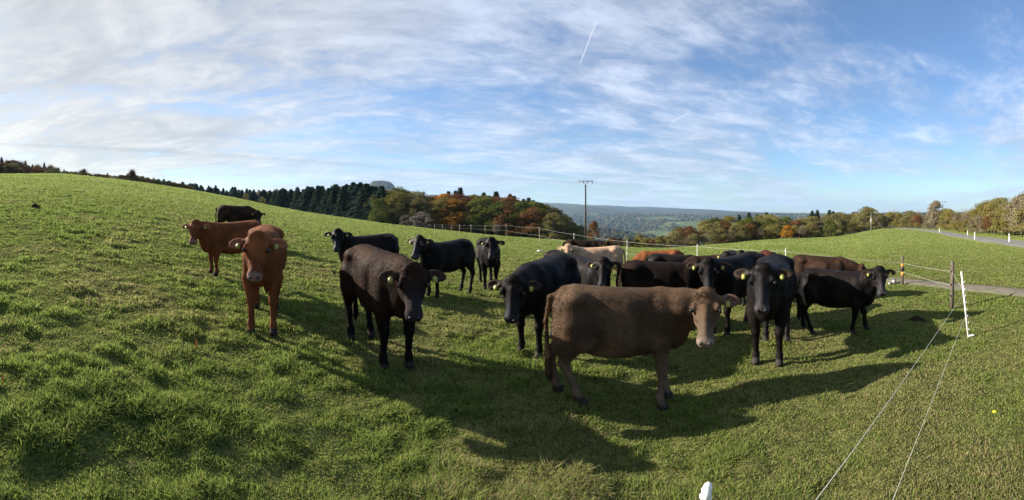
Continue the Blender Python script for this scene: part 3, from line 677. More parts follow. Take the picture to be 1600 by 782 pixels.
    fd.loft(P, Mh, ht, hw, (ht_top+ht_bot)/2, (ht_top-ht_bot)/2, 2.15, .022)
    fd.ell(H(.352, 0, -.055), (.046, .064, .050), .02, Mh)                       # muzzle
    for sy in (1, -1):
        fd.ell(H(.112, sy*.092, .002), (.034, .022, .024), .02, Mh)              # brow
        fd.ell(H(.15, sy*.070, -.13), (.09, .03, .06), .03, Mh)                  # cheek
        fd.ell(H(.378, sy*.038, -.033), (.02, .02, .018), .012, Mh)               # nostril wing
        ed = s_*sy*.95+a_*(.06+.12*(len(label) % 3)/2)-n__*.10; ed /= np.linalg.norm(ed); e1 = np.cross(ed, n__); e1 /= np.linalg.norm(e1); e2 = np.cross(ed, e1)
        fd.cone(H(.035, sy*.085, -.05), H(.035, sy*.085, -.05)+ed*.07, .032, .028, .02)
        fd.ell(H(.035, sy*.085, -.05)+ed*.11*hs, (.084, .052, max(.023, res*1.05)), .015, np.stack([ed, e1, e2], 1)/hs)
    for sy in (1, -1): fd.dent(H(.235, sy*.098, -.045), (.060, .030, .035), .02)
    for sy in (1, -1): fd.dent(H(.170, sy*.130, -.030), (.026, .020, .020), .012)
    fd.cone(H(.10, 0, .012), H(.33, 0, -.022), .030, .030, .02)
    fd.ell(H(.335, 0, -.135), (.05, .045, .03), .025, Mh)
    for sy in (1, -1):
        ed = s_*sy*.95+a_*(.06+.12*(len(label) % 3)/2)-n__*.10; ed /= np.linalg.norm(ed); e1 = np.cross(ed, n__); e1 /= np.linalg.norm(e1); fr_ = np.cross(e1, ed); fr_ = fr_ if fr_@n__ > 0 else -fr_
        c_ = H(.035, sy*.085, -.05)+(ed*.115+fr_*.026)*hs; r_e = np.array([.058, .030, .027]); Me = np.stack([ed, e1, fr_], 1)/hs
        lo_ = c_-.12; sl_ = tuple(slice(int(max(0, (c_[i]-.12-fd.lo[i])/res)), int(min(fd.n[i], (c_[i]+.12-fd.lo[i])/res+2))) for i in range(3))
        Xe, Ye, Ze = np.meshgrid(*[fd.ax[i][sl_[i]] for i in range(3)], indexing='ij'); qe = (np.stack([Xe-c_[0], Ye-c_[1], Ze-c_[2]], -1)@Me)/r_e
        fd.F[sl_] = -smin(-fd.F[sl_], (np.sqrt((qe*qe).sum(-1))-1)*.028, .012)
    fd.ell(H(.005, 0, .008), (.05, .075, .045), .03, Mh)                         # poll tuft
    # legs
    gy = {}
    for nm, sx, sy in (('ff', 1, 1), ('ff2', 1, -1), ('hh', -1, 1), ('hh2', -1, -1)):
        g_ = feet[nm] if feet else gait*(1 if nm in ('ff', 'hh2') else -1)*(.11 if sx > 0 else .12)
        if sx > 0:
            y = sy*.125*fat; xf = .40+g_; dz_ = gz(xf, y)
            el = (.40, sy*.15*fat, .60); kn = (.42+g_*.55, y, .365+dz_*.6); ft = (.40+g_*.95, y, .11+dz_); hf = (.415+g_, y, .05+dz_)
            fd.cone(el, kn, .082, .048, .05); fd.cone(kn, ft, .042, .030, .02); fd.ell(kn, (.05, .045, .055), .02); fd.ell(ft, (.042, .040, .042), .02)
        else:
            y = sy*.13*fat; o_ = -.55*(L_-1); xf = -.56+g_+o_; dz_ = gz(xf, y)
            st = (-.40+o_, sy*.165*fat, .66); hk = (-.66+g_*.6+o_, y, .43+dz_*.5); ft = (-.585+g_*.95+o_, y, .12+dz_); hf = (-.56+g_+o_, y, .05+dz_)
            fd.cone((-.50+o_, sy*.145*fat, .80), st, .125, .095, .06); fd.ell((-.56+o_, sy*.135*fat, .68), (.12, .075, .17), .05); fd.cone((-.50+o_, sy*.15*fat, .70), hk, .105, .046, .05); fd.cone(hk, ft, .043, .031, .02); fd.ell(hk, (.055, .042, .06), .02); fd.ell(ft, (.044, .040, .044), .02)
        fd.cone(ft, hf, .036, .042, .015); fd.ell((hf[0]+.012, hf[1], hf[2]-.02), (.055, .045, .036), .015)
    # tail
    tr = max(.020, res*.85); x0 = -.70*L_
    tw = tail*.06
    fd.cone((x0+.10, 0, 1.08), (x0-.045, 0, 1.02), .04, tr*1.3, .03); fd.cone((x0-.045, 0, 1.02), (x0-.085, tw*.3, .80), tr*1.3, tr, .02)
    fd.cone((x0-.085, tw*.3, .80), (x0-.075, tw, .55), tr, tr*.95, .02); fd.cone((x0-.075, tw, .55), (x0-.065, tw*1.4, .30), tr*1.2, tr*1.9, .02); fd.cone((x0-.065, tw*1.4, .30), (x0-.07, tw*1.5, .22), tr*1.7, tr*.6, .02)
    V, Q = fd.surface()
    # ---- colours
    base, topc, legc, muz, earc = [np.array(c) for c in COATS[coat]]
    x, y, z = V.T
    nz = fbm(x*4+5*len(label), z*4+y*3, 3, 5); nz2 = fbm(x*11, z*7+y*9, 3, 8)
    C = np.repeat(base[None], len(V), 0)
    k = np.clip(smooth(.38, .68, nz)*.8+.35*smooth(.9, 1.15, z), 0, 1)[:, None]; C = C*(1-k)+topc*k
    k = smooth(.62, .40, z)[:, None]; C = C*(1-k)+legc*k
    if coat in ('brown', 'tan', 'red'):
        k = (smooth(.75, .5, z)*smooth(.35, .6, nz2))[:, None]*.5; C = C*(1-k)+C*1.45*k
    if coat == 'brown':
        k = (smooth(-.35, -.60, x)*smooth(.25, .6, nz2)*smooth(1.05, .8, z))[:, None]*.8; C = C*(1-k)+np.array([.15, .085, .045])*k
        k = (smooth(.75, .55, z)*smooth(-.45, -.3, x)*smooth(.1, -.1, x))[:, None]*.5; C = C*(1-k)+np.array([.13, .08, .045])*k
    hp = (V-P)@Mh; hd_ = (hp[:, 0] > .02) & (hp[:, 0] < .5) & (np.abs(hp[:, 1]) < .13) & (hp[:, 2] > -.24) & (hp[:, 2] < .1)
    if coat == 'brown':
        k = (hd_*smooth(.12, .30, hp[:, 0]))[:, None]*.75; C = C*(1-k)+np.array([.105, .076, .055])*k
    if coat in ('tan',):
        k = (hd_*smooth(.22, .36, hp[:, 0]))[:, None]; C = C*(1-k)+np.array([.05, .04, .04])*k
    if coat in ('black', 'blackbrown', 'darkbrown'):
        k = (hd_*smooth(.1, .3, hp[:, 0])*smooth(-.10, -.02, hp[:, 2]))[:, None]*.8; C = C*(1-k)+np.array([.020, .0195, .023])*k  # highlight down the bridge of dark faces, painted into the coat colour
    k = (hd_*smooth(.33, .36, hp[:, 0]+hp[:, 2]*.15))[:, None]; C = C*(1-k)+muz*k
    for sy in (1, -1):
        ed = s_*sy*.95+a_*.12-n__*.10; ed /= np.linalg.norm(ed); ec = H(.035, sy*.085, -.05)+ed*.12*hs
        k = ((np.linalg.norm(V-ec, axis=1) < .072*hs) & (np.abs(hp[:, 1]) > .13))[:, None]*.8; C = C*(1-k)+earc*k
    fz = np.array([gz(a, b) for a, b in ((.4, 0), (-.56, 0))]); zf_ = z-np.where(x > 0, fz[0], fz[1])
    k = smooth(.085, .06, zf_)[:, None]; C = C*(1-k)+np.array([.028, .024, .022])*k
    k = ((z < .45) & (x < x0-.03))[:, None]*.7; C = C*(1-k)+base*.6*k
    for sy in (1, -1):
        de = np.linalg.norm(V-H(.140, sy*.112, -.022), axis=1); k = (smooth(.042, .026, de))[:, None]*.8
        C = C*(1-k)+(base*.5 if coat not in ('brown', 'tan') else np.array([.17, .13, .095]))*k
    C = np.maximum(C, .0025)
    root = empty('cow', (cx, cy, cz), hd); root.scale = (sc, sc, sc); tag(root, label, 'cow', group or 'young cattle standing in the pasture')
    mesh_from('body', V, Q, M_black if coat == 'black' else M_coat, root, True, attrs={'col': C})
    # ---- hair: fuzz along the back, belly and poll
    if nhair:
        ix = rng.integers(0, len(Q), nhair*2); q = V[Q[ix]]; c0 = q.mean(1); nr = np.cross(q[:, 2]-q[:, 0], q[:, 3]-q[:, 1]); nr /= np.linalg.norm(nr, axis=1)[:, None]+1e-9
        hpq = (c0-P)@Mh; onh = (np.abs(hpq[:, 1]) < .3) & (hpq[:, 0] > .10) & (hpq[:, 0] < .5) & (np.abs(hpq[:, 2]) < .25) & (np.linalg.norm(c0-P, axis=1) < .5)
        pl = np.linalg.norm(c0-H(.0, 0, .02), axis=1) < .10
        kp = ~onh & (c0[:, 2] > .3); c0, nr, pl, ix = c0[kp][:nhair], nr[kp][:nhair], pl[kp][:nhair], ix[kp][:nhair]; m = len(c0)
        fl = np.array([-.75, 0, -.75])+.45*rng.normal(size=(m, 3)); ln = rng.uniform(.008, .019, m)*(1+.5*(c0[:, 2] > 1.0)+.35*pl); lnh = ln[:, None]
        tp = c0+lnh*(nr*(.55+.1*pl[:, None])+fl*.75); sv = np.cross(nr, fl); sv /= np.linalg.norm(sv, axis=1)[:, None]+1e-9; sv *= .0028+.0015*pl[:, None]
        HV = np.stack([c0-sv-nr*.004, c0+sv-nr*.004, tp], 1).reshape(-1, 3); hc = C[Q[ix][:, 0]]*rng.uniform(.85, 1.2, (m, 1)); HC = np.repeat(hc, 3, 0)*np.tile([[.95], [.95], [1.12]], (m, 1))
        mesh_from('hair', HV, np.arange(m*3).reshape(-1, 3), M_hair, root, attrs={'col': HC})
    # ---- eyes, nostrils, ear tags
    def ball(name, c, r, mat_, n1=10, n2=7):
        th_ = np.linspace(0, math.pi, n2)[1:-1]; ph = np.linspace(0, 2*math.pi, n1, endpoint=False)
        v_ = [(0, 0, 1)]+[(math.sin(t)*math.cos(p_), math.sin(t)*math.sin(p_), math.cos(t)) for t in th_ for p_ in ph]+[(0, 0, -1)]
        v_ = np.array(v_)*np.array(r); v_ = v_@M.T*hs+c; q_ = []; t_ = []
        for a in range(n1):
            b = (a+1) % n1; t_ += [(0, 1+a, 1+b), (len(v_)-1, len(v_)-1-n1+b, len(v_)-1-n1+a)]
            for r_i in range(len(th_)-1): q_.append((1+r_i*n1+a, 1+(r_i+1)*n1+a, 1+(r_i+1)*n1+b, 1+r_i*n1+b))
        mesh_from(name, v_, [np.array(q_), np.array(t_)], mat_, root, True)
    for sy in (1, -1):
        ball('eye', H(.142, sy*.112, -.004), (.024, .015, .019), m_eye)
        ball('nostril', H(.388, sy*.034, -.022), (.014, .013, .015), m_nose)
        if tags[0 if sy > 0 else 1]:
            ed = s_*sy*.95+a_*(.06+.12*(len(label) % 3)/2)-n__*.10; c = H(.035, sy*.085, -.05)+(ed*.095+n__*.024+a_*.036)*hs
            outl = [(-.019, -.030), (.019, -.030), (.022, .010), (.008, .026), (-.008, .026), (-.022, .010)]; m = len(outl)
            v_ = [c+s_*sx_-a_*sy_+n__*o_ for o_ in (-.0025, .0025) for sx_, sy_ in outl]
            mesh_from('ear_tag', np.array(v_), [np.array([tuple(range(m))[::-1], tuple(range(m, 2*m))]), np.array([(i_, (i_+1) % m, m+(i_+1) % m, m+i_) for i_ in range(m)])], m_tag, root)
    cm = Matrix.Translation((cx, cy, cz)) @ Matrix.Rotation(hd, 4, 'Z') @ Matrix.Scale(sc, 4)
    pr = np.array([proj(cm @ Vector(v_)) for v_ in V[::7]]); mz = proj(cm @ Vector(H(.4, 0, -.05))); pp = proj(cm @ Vector(P))
    print('COW %-46s d=%.1f s=%.2f  u %d-%d v %d-%d poll %d,%d muzzle %d,%d' % (label[:46], D, sc, pr[:, 0].min(), pr[:, 0].max(), pr[:, 1].min(), pr[:, 1].max(), pp[0], pp[1], mz[0], mz[1]))
    return root

FINE, MIDR, COARSE = .0120, .019, .026
cow('greyish brown heifer standing side-on nearest the camera, pale muzzle turned to look', 'brown', 1027, 632, 441, 10, face=-8, pitch=62, feet={'ff': .09, 'ff2': -.01, 'hh': -.10, 'hh2': .13}, res=FINE, nhair=26000, longf=.80, tail=1, poll=(1103, 458), hs=1.13)
cow('dark brown bullock with lowered black head between the red cow and the middle', 'darkbrown', 626, 577, 389, -64, face=3, pitch=66, gait=.2, res=FINE, nhair=22000, poll=(645, 418))
cow('bright red-brown cow facing the camera squarely, the frontmost of two reds', 'red', 411, 521, 356, -93, face=-10, pitch=62, gait=-.15, res=FINE, nhair=20000, fat=.95, poll=(402, 368))
cow('red-brown cow standing side-on behind the frontmost red one, head turned left', 'red', 324, 429, 334, 203, face=-18, pitch=58, res=MIDR, nhair=9000, poll=(306, 347))
cow('dark brown cow farthest up the slope, standing behind the two red cows', 'darkbrown', 402, 376, 325, -10, face=15, pitch=60, res=COARSE, nhair=3000, poll=(403, 331))
cow('black cow with raised left ear standing behind the dark brown bullock', 'black', 531, 443, 358, 203, face=-8, pitch=60, res=MIDR, nhair=7000, poll=(528, 361))
cow('black cow with its rump to the open slope, face turned over its shoulder', 'black', 664, 462, 373, 222, face=-28, pitch=55, res=MIDR, nhair=7000, poll=(655, 371))
cow('lone black cow facing the camera head-on in the gap before the wire fence', 'black', 769, 453, 372, -83, face=-3, pitch=62, res=MIDR, nhair=6000, poll=(768, 374))
cow('black cow with lowered head at the tail of the greyish brown heifer', 'black', 823, 554, 398, -118, face=-10, pitch=68, gait=.2, res=FINE, nhair=16000, poll=(802, 436))
cow('pale tan cow with a dark muzzle, the only cream coloured animal', 'tan', 893, 440, 386, 186, face=-10, pitch=60, res=MIDR, nhair=7000, d=11.5, scale=1.03, poll=(888, 384))
cow('dark cow by the utility pole, farthest of the herd along the wire', 'blackbrown', 948, 410, 371, -5, face=35, pitch=58, res=COARSE, nhair=3000, d=15.5, scale=1.04, poll=(950, 379))
cow('black cow whose head shows between the tan cow and its black neighbour', 'black', 912, 440, 400, -60, face=0, pitch=64, res=MIDR, nhair=4000, d=8.6, scale=.98, poll=(908, 405))
cow('black cow looking over the back of the greyish brown heifer, curly poll', 'black', 945, 440, 397, -62, face=-12, pitch=68, res=MIDR, nhair=6000, d=7.4, scale=1.0, poll=(943, 406))
cow('long dark cow side-on with brown tufts on its shoulder, behind the heifer back', 'blackbrown', 1075, 440, 393, 5, pitch=50, neck=-12, yaw=25, res=MIDR, nhair=9000, d=7.3, scale=1.07)
cow('black cow peering from behind the heifer head, long narrow face', 'black', 1122, 524, 398, -125, face=3, pitch=68, res=MIDR, nhair=8000, poll=(1107, 408))
cow('big glossy black cow facing the camera between heifer and side-on black cow', 'black', 1178, 571, 406, -97, face=-4, pitch=64, gait=.15, res=FINE, nhair=16000, fat=1.05, poll=(1192, 418))
cow('black cow standing side-on nearest the orange banded fence post', 'black', 1350, 519, 412, -10, face=14, pitch=60, longf=.82, feet={'ff': .11, 'ff2': -.08, 'hh': -.12, 'hh2': .10}, res=FINE, nhair=12000, poll=(1374, 420))
cow('dark reddish brown cow behind the side-on black one, head hidden', 'darkbrown', 1311, 478, 395, -4, yaw=10, pitch=50, neck=-10, res=MIDR, nhair=6000)
cow('orange red cow whose back shows above the herd near the middle fence post', 'red', 1008, 420, 386, 182, yaw=0, pitch=70, neck=-30, res=COARSE, nhair=2500, d=12.5, scale=1.02)
cow('black cow whose straight back shows right of the orange red one', 'black', 1078, 420, 390, 2, yaw=0, pitch=70, neck=-30, res=COARSE, nhair=2500, d=10.8, scale=1.0)
cow('plum brown cow whose back shows over the narrow faced black cow', 'darkbrown', 1086, 425, 394, 195, yaw=0, pitch=70, neck=-34, res=COARSE, nhair=2500, d=9.6, scale=1.0)
cow('small black cow looking left over the backs in the crowded rear', 'black', 1133, 425, 393, 215, face=-35, pitch=58, res=COARSE, nhair=3000, d=9.4, scale=.98, poll=(1134, 396))
cow('black cow with raised poll at the rear beside the red rumped one', 'black', 1160, 425, 391, -80, face=20, pitch=60, res=COARSE, nhair=3000, d=10.2, scale=.98, poll=(1158, 394))
cow('red brown cow seen from its rump above the big glossy black one', 'darkred', 1196, 425, 393, 95, yaw=0, pitch=70, neck=-34, res=COARSE, nhair=3000, d=10.6, scale=1.0)

# ================================================================== fences, poles, wires
def lathe(prof, sides=10):
    V = []; Q = []; T = []
    for k, (r, z) in enumerate(prof):
        for q in range(sides): a = 2*math.pi*q/sides; V.append((r*math.cos(a), r*math.sin(a), z))
        if k:
            for q in range(sides): b = (q+1) % sides; Q.append(((k-1)*sides+q, (k-1)*sides+b, k*sides+b, k*sides+q))
    V += [(0, 0, prof[0][1]), (0, 0, prof[-1][1])]; e = (len(prof)-1)*sides
    for q in range(sides): b = (q+1) % sides; T += [(b, q, len(V)-2), (e+q, e+b, len(V)-1)]
    return V, Q, T
def boxp(c, h, rz=0):
    V = [(c[0]+sx*h[0]*math.cos(rz)-sy*h[1]*math.sin(rz), c[1]+sx*h[0]*math.sin(rz)+sy*h[1]*math.cos(rz), c[2]+sz*h[2]) for sx in (-1, 1) for sy in (-1, 1) for sz in (-1, 1)]
    return V, [(0, 1, 3, 2), (4, 6, 7, 5), (0, 4, 5, 1), (2, 3, 7, 6), (0, 2, 6, 4), (1, 5, 7, 3)], []
def build(name, parts, mat, parent=None, sm=False, loc=None):
    V, Fc = join(parts); return mesh_from(name, V, Fc, mat, parent, sm, loc)
m_plast = simple('white_plastic', (.78, .78, .75), .45, .06, 15); m_wood = simple('weathered_wood', (.085, .065, .05), .9, .4, 25, bump=.5)
m_wire = simple('wire_dark', (.10, .10, .10), .5, .1, 5); m_tape = simple('strand_white', (.62, .60, .52), .6, .25, 60); m_wirep = simple('strand_grey', (.30, .29, .26), .6, .25, 60); m_orange = simple('orange_band', (.75, .22, .02), .5, .15, 20)
m_black = simple('black_plastic', (.012, .012, .012), .5, .1, 20); m_metal = simple('galvanised', (.33, .33, .32), .4, .15, 20, metal=.6); m_pole = simple('tarred_pole', (.030, .021, .015), .85, .3, 8, bump=.4)
m_grey = simple('grey_casing', (.25, .25, .24), .6, .1, 12); m_porc = simple('porcelain', (.35, .34, .32), .3, .05, 10)
# thin white posts on the brow and around the herd
GP = 'white plastic posts of the wire fence along the brow'
fp = []
for u, d, h in ((669, 98, 1.2), (679, 91, 1.2), (691, 84, 1.2), (705, 78, 1.2), (718, 72, 1.25), (736, 64, 1.25), (758, 56, 1.25), (791, 47, 1.5), (843, 32, 1.45), (896, 23, 1.25), (979, 18, 1.25), (1088, 14.2, 1.22), (1228, 11.6, 1.08)):
    p = at(u, d); wdt = .008 if d < 60 else .014
    lab = {791: 'white post behind the twiggy reddish bush on the brow', 843: 'tall white post beyond the tail of the greyish heifer, white scrap at its foot', 896: 'thin white post just behind the pale tan cow', 979: 'slim white post leaning over the orange red cow', 1088: 'slim white post behind the straight backed black cow', 1228: 'slim white post behind the big glossy black cow'}.get(u, 'small far white fence post in front of the autumn wood')
    r = empty('fence_post', p); tag(r, lab, 'fence post', GP if u not in (791, 843, 896, 979, 1088, 1228) else GP)
    lean = Vector((J(.03), J(.03), 1))
    build('post_shaft', [tube([tuple(lean*t) for t in (-.05, h*.5, h)], [wdt, wdt, wdt*.85], 6)], m_plast, r, True)
    for z in (h*.93, h*.55): build('insulator', [boxp((lean.x*z, lean.y*z, z), (wdt*1.6, wdt*1.6, .02))], m_plast, r)
    fp.append((p, lean, h))
def cable(name, P, rad, sag, mat, label, cat, group=None, n_=14):
    pts = []
    for k in range(len(P)-1):
        L = (P[k+1]-P[k]).length
        for s in range(n_ if k < len(P)-2 else n_+1):
            t = s/n_; q = P[k].lerp(P[k+1], t); q.z -= sag*L*4*t*(1-t); pts.append(tuple(q))
    o = build(name, [tube(pts, [rad]*len(pts), 5)], mat, None, True); tag(o, label, cat, group); return o
def pts_on(fr): return [p+l*(h*fr) for p, l, h in fp]
orange_base = hit(1410, 445); dark_base = hit(1487, 483); wp_base = hit(1513, 529)
def top_h(base, v): return ((VH-v)/F*math.hypot(base.x, base.y)-base.z)
hO, hD, hW = top_h(orange_base, 400), top_h(dark_base, 410), top_h(wp_base, 427)
for fr, lb in ((.93, 'upper'), (.55, 'lower')):
    P = pts_on(fr); P.append(orange_base+Vector((0, 0, hO*(fr*.8)))); P.append(dark_base+Vector((0, 0, hD*(.80 if fr > .6 else .5))))
    cable('fence_wire', P, .0035, .004, m_wirep, lb+' thin pale wire strung along the white posts round the herd', 'fence wire', 'pale wires round the pasture')
# wooden posts
r = empty('wooden_post', orange_base); tag(r, 'weathered wooden post wrapped with orange bands by the farm track', 'fence post')
build('post_shaft', [lathe([(.035, -.1), (.036, hO*.5), (.033, hO-.01), (.026, hO)], 10)], m_wood, r, True)
build('orange_band', [lathe([(.0375, hO*.32), (.038, hO*.38), (.0375, hO*.44)], 10)], m_orange, r, True); build('orange_band', [lathe([(.037, hO*.62), (.038, hO*.68), (.0365, hO*.72)], 10)], m_orange, r, True)
build('insulator', [lathe([(.045, hO*.46), (.062, hO*.50), (.05, hO*.56), (.06, hO*.60)], 10)], m_black, r, True)
r = empty('wooden_post', dark_base); r.rotation_euler = (0, math.radians(2), 0); tag(r, 'dark squared wooden post standing just left of the white plastic one', 'fence post')
build('post_shaft', [boxp((0, 0, hD/2-.05), (.030, .026, hD/2+.05)), boxp((0, 0, hD+.006), (.024, .02, .008))], m_wood, r)
for z in (hD*.80, hD*.52, hD*.28): build('insulator', [boxp((-.038, 0, z), (.010, .010, .014)), tube([(-.046, 0, z-.02), (-.062, 0, z), (-.046, 0, z+.02)], [.004]*3, 5)], m_black, r)
# near white step-in post
def step_post(base, h, dirx, lean, label, sc=1.0):
    r = empty('step_in_post', base, dirx); r.rotation_euler = (0, lean, dirx); tag(r, label, 'fence post')
    pr = []
    build('post_shaft', [boxp((0, 0, h/2), (.014*sc, .009*sc, h/2)), boxp((0, 0, h/2), (.006*sc, .016*sc, h/2-.01)), lathe([(.010*sc, h-.01), (.017*sc, h+.004), (.015*sc, h+.02), (.006*sc, h+.028)], 10)], m_plast, r)
    for k in range(8):
        z = h*(.12+.105*k); build('wire_hook', [tube([(.012*sc, 0, z), (.034*sc, 0, z+.004), (.036*sc, 0, z+.022*sc), (.026*sc, 0, z+.03*sc)], [.0042*sc, .0045*sc, .004*sc, .003*sc], 6)], m_plast, r, True)
    build('foot_step', [boxp((.045, 0, .03), (.05, .012, .008))], m_plast, r)
    return r
step_post(wp_base, hW, math.radians(-58), math.radians(0), 'white plastic step-in post leaning right of the dark wooden post', .8).rotation_euler = (0, math.radians(-6), math.radians(-58))
npst = Vector((math.sin(.4486)*1.22, math.cos(.4486)*1.22, 0)); npst.z = float(ground(npst.x, npst.y)); ztop = -(768-VH)/F*1.22
r = empty('step_in_post', npst); tag(r, 'white plastic post whose knobbed top pokes in at the bottom edge', 'fence post'); h = ztop-npst.z
build('post_shaft', [boxp((0, 0, h/2), (.010, .007, h/2)), boxp((0, 0, h/2), (.005, .011, h/2-.01))], m_plast, r)
build('post_cap', [tube([(-.006, 0, h-.03), (-.003, 0, h+.002), (.004, 0, h+.012), (.008, .002, h+.021)], [.012, .0145, .013, .006], 12), tube([(-.010, 0, h-.022), (-.019, 0, h-.006)], [.008, .006], 8)], m_plast, r, True)
def fz_(a, b, s): return b.z+s
wA = Vector((1.6*math.sin(.6985), 1.6*math.cos(.6985), -.6647*1.6)); wB = Vector((2.0*math.sin(.875), 2.0*math.cos(.875), -.6647*2.0))
ax = (wp_base-Vector((0, 0, 0))); up = Vector((-.07, .03, 1))
cable('fence_strand', [wp_base+up*hW*.72, wA, npst+Vector((0, 0, h*.55))], .0016, .0, m_tape, 'upper white electric strand running from the white post to the bottom edge', 'fence strand', 'electric strands of the near fence')
cable('fence_strand', [wp_base+up*hW*.40, wB, npst+Vector((0, 0, h*.15))], .0014, .0, m_tape, 'lower right white electric strand running down from the white post', 'fence strand', 'electric strands of the near fence')
cable('fence_strand', [dark_base+Vector((0, 0, hD*.80)), wp_base+up*hW*.72], .0016, .01, m_tape, 'short strand joining the dark wooden post and the white plastic post', 'fence strand', 'electric strands of the near fence')
cb = hit(1397, 444); r = empty('energiser_box', cb); tag(r, 'small grey electric fence box lying left of the orange banded post', 'box')
build('casing', [boxp((0, 0, .05), (.06, .04, .055), .3), boxp((-.16, 0, .03), (.09, .03, .02), .3)], m_grey, r); build('clamp', [boxp((.075, .02, .07), (.012, .012, .05), .3)], m_black, r)
# ---- utility poles and line
def utility_pole(u, d, vtop, vw, label, arm=1.0, rz=0):
    p = at(u, d, False); H_ = (VH-vtop)/F*d-p.z; r = empty('utility_pole', p, rz); tag(r, label, 'utility pole'); w_ = arm
    build('pole_shaft', [lathe([(.17, -.2), (.15, H_*.4), (.11, H_-.75)], 10)], m_pole, r, True)
    build('bracket', [tube([(0, 0, H_-1.1), (-.42*w_, 0, H_-.15)], [.045, .04], 6), tube([(0, 0, H_-1.1), (.42*w_, 0, H_-.15)], [.045, .04], 6)], m_metal, r, True)
    build('crossarm', [boxp((0, 0, H_-.12), (1.45*w_, .06, .05))], m_wood, r)
    for x in (-1.35, -.45, .45, 1.35):
        build('insulator', [lathe([(.03, H_-.5 if x in (-1.35, 1.35) else H_-.42), (.075, H_-.42), (.05, H_-.34), (.08, H_-.27), (.03, H_-.18)], 8)], m_porc, r, True).location = (x*w_, 0, 0)
    return p, H_
pp, HP = utility_pole(915, 70, 282, 0, 'tall dark utility pole with forked crossarm standing behind the tan cow', .8, math.radians(-10))
p2, H2 = utility_pole(1473, 118, 315, 0, 'far utility pole rising out of the trees beside the country road', .8, math.radians(-50))
W0 = Vector((pp.x, pp.y, pp.z+HP-.5)); W1 = Vector((-49, 20.4, 9.6)); dirw = (W1-W0).normalized(); sidew = Vector((-dirw.y, dirw.x, 0))
for k, lb in ((-1.35, 'nearest'), (0, 'middle'), (1.35, 'farthest')):
    a_w = Vector((W0.x+math.cos(math.radians(-10))*k, W0.y+math.sin(math.radians(-10))*k, W0.z)); b_w = W1+sidew*k*.8
    cable('power_line', [a_w, b_w+(b_w-a_w)*.35], .005, .018, m_wire, {'nearest': 'power line fixed to the left arm end of the utility pole', 'middle': 'power line fixed to the centre of the pole crossarm', 'farthest': 'power line fixed to the right arm end of the utility pole'}[lb], 'power line', 'power lines crossing the sky', 30)
pt_ = at(1361, 62, False); r = empty('thin_pole', pt_); tag(r, 'thin pale mast standing alone in the far right pasture', 'mast'); hh_ = (VH-333)/F*62-pt_.z
build('mast_shaft', [lathe([(.06, -.1), (.05, hh_*.5), (.035, hh_)], 8)], m_metal, r, True); build('mast_cap', [lathe([(.05, hh_), (.05, hh_+.05), (.01, hh_+.1)], 8)], m_metal, r, True)
# road delineators
for u, d, vt, lb in ((1523, 38, 364, 'white road marker post by the bend, left of two'), (1577, 31.5, 367, 'white road marker post nearer the right edge'), (1512, 52, 360, 'tiny far white road marker before the hedge'), (1468, 62, 357, 'farthest white road marker on the country road')):
    p = at(u, d); hh_ = .62; r = empty('road_marker', p); tag(r, lb, 'road marker', 'white marker posts along the road')
    build('marker_body', [lathe([(.055, -.05), (.05, hh_*.6), (.045, hh_-.02), (.03, hh_)], 8)], m_plast, r, True); build('black_stripe', [lathe([(.05, hh_*.72), (.048, hh_*.84)], 8)], m_black, r, True)
# ---- small things in the grass
pm = hit(843, 394); o = build('paper_scrap', [boxp((0, 0, .05), (.11, .08, .035), .4), boxp((.12, .02, .04), (.06, .05, .03), .9)], m_plast, None, False, pm); tag(o, 'white scrap lying in the grass under the tall white post', 'litter')
m_soil = simple('soil', (.030, .023, .016), 1.0, .4, 12, bump=.8, spec=0)
def mound(u, v, r0, h0, label, cat='molehill', mat=None, name='molehill', group=None):
    p = hit(u, v); V = []; nr, na = 7, 16; 
    for k in range(nr):
        f = k/(nr-1)
        for q in range(na): a = 2*math.pi*q/na; rr = r0*f*(1+.25*math.sin(3*a+u)+.1*random.random()); V.append((rr*math.cos(a), rr*math.sin(a), h0*(1-f*f)*(1+.3*random.random())-.02))
    i = np.arange(nr-1)[:, None]; j = np.arange(na)[None]; Q = np.stack([i*na+j, (i+1)*na+j, (i+1)*na+(j+1) % na, i*na+(j+1) % na], -1).reshape(-1, 4)
    o = mesh_from(name, np.array(V), Q, mat or m_soil, None, True, p); tag(o, label, cat, group)
mound(55, 326, .22, .17, 'lone dark molehill on the upper left slope')
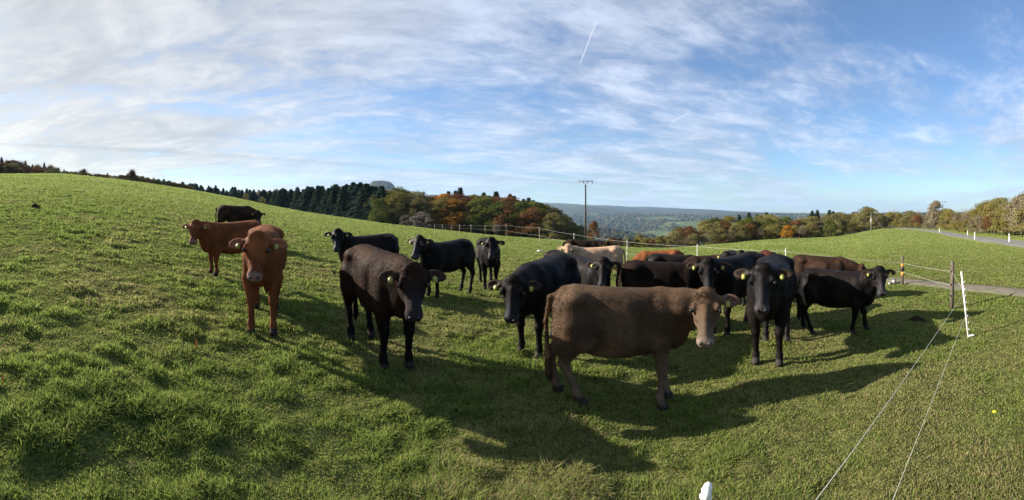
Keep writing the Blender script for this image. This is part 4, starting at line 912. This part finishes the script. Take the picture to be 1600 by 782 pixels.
mound(735, 517, .12, .05, 'small dark cow pat in the sunlit gap between two black cows', 'cow pat', name='cow_pat')
mound(1432, 501, .17, .06, 'dark cow pat lying in the long shadow beyond the herd', 'cow pat', name='cow_pat')
m_leaf = simple('dead_leaf', (.45, .17, .03), .7, .2, 40); m_yel = simple('petals', (.75, .6, .02), .6, .1, 40)
for u, v, lb in ((306, 546, 'single orange dead leaf caught upright in the grass below the red cow'), (3, 604, 'orange dead leaf at the very left edge of the grass')):
    p = hit(u, v)+Vector((0, 0, .05)); V = [(0, 0, -.05), (.018, .004, -.01), (.026, .01, .02), (.01, .006, .045), (0, 0, .07), (-.012, .006, .04), (-.024, .01, .015), (-.014, .004, -.02)]
    o = mesh_from('dead_leaf', np.array(V), np.array([list(range(8))]), m_leaf, None, False, p, None); tag(o, lb, 'leaf')
p = hit(1554, 654)+Vector((0, 0, .05)); r = empty('dandelion', p); tag(r, 'single yellow dandelion in the grass at the lower right', 'flower')
build('petals', [lathe([(.003, 0), (.02, .006), (.017, .012), (.004, .014)], 12)], m_yel, r, True); build('stem', [tube([(0, 0, -.07), (.003, 0, -.03), (0, 0, .002)], [.002]*3, 5)], simple('stem_green', (.10, .16, .03), .7), r, True)

# ================================================================== air
m_haze = bpy.data.materials.new('haze_air'); m_haze.use_nodes = True; hn = NT(m_haze.node_tree)
pv = hn.new('ShaderNodeVolumePrincipled'); pv.inputs['Color'].default_value = (.42, .68, 1.0, 1); pv.inputs['Density'].default_value = HAZE; pv.inputs['Anisotropy'].default_value = .2
ho = hn.new('ShaderNodeOutputMaterial'); hn.l.new(pv.outputs[0], ho.inputs['Volume'])
zmin = min(v_.co.z for v_ in gr.data.vertices)-1; zmax = max(v_.co.z for v_ in gr.data.vertices)+25
V, Q, T = boxp((0, 0, (zmin+zmax)/2), (9100, 9100, (zmax-zmin)/2)); o = mesh_from('haze', np.array(V), np.array(Q), m_haze); tag(o, 'thin bluish air haze over the distant valley', 'haze', kind='stuff')
print('haze z', zmin, zmax)
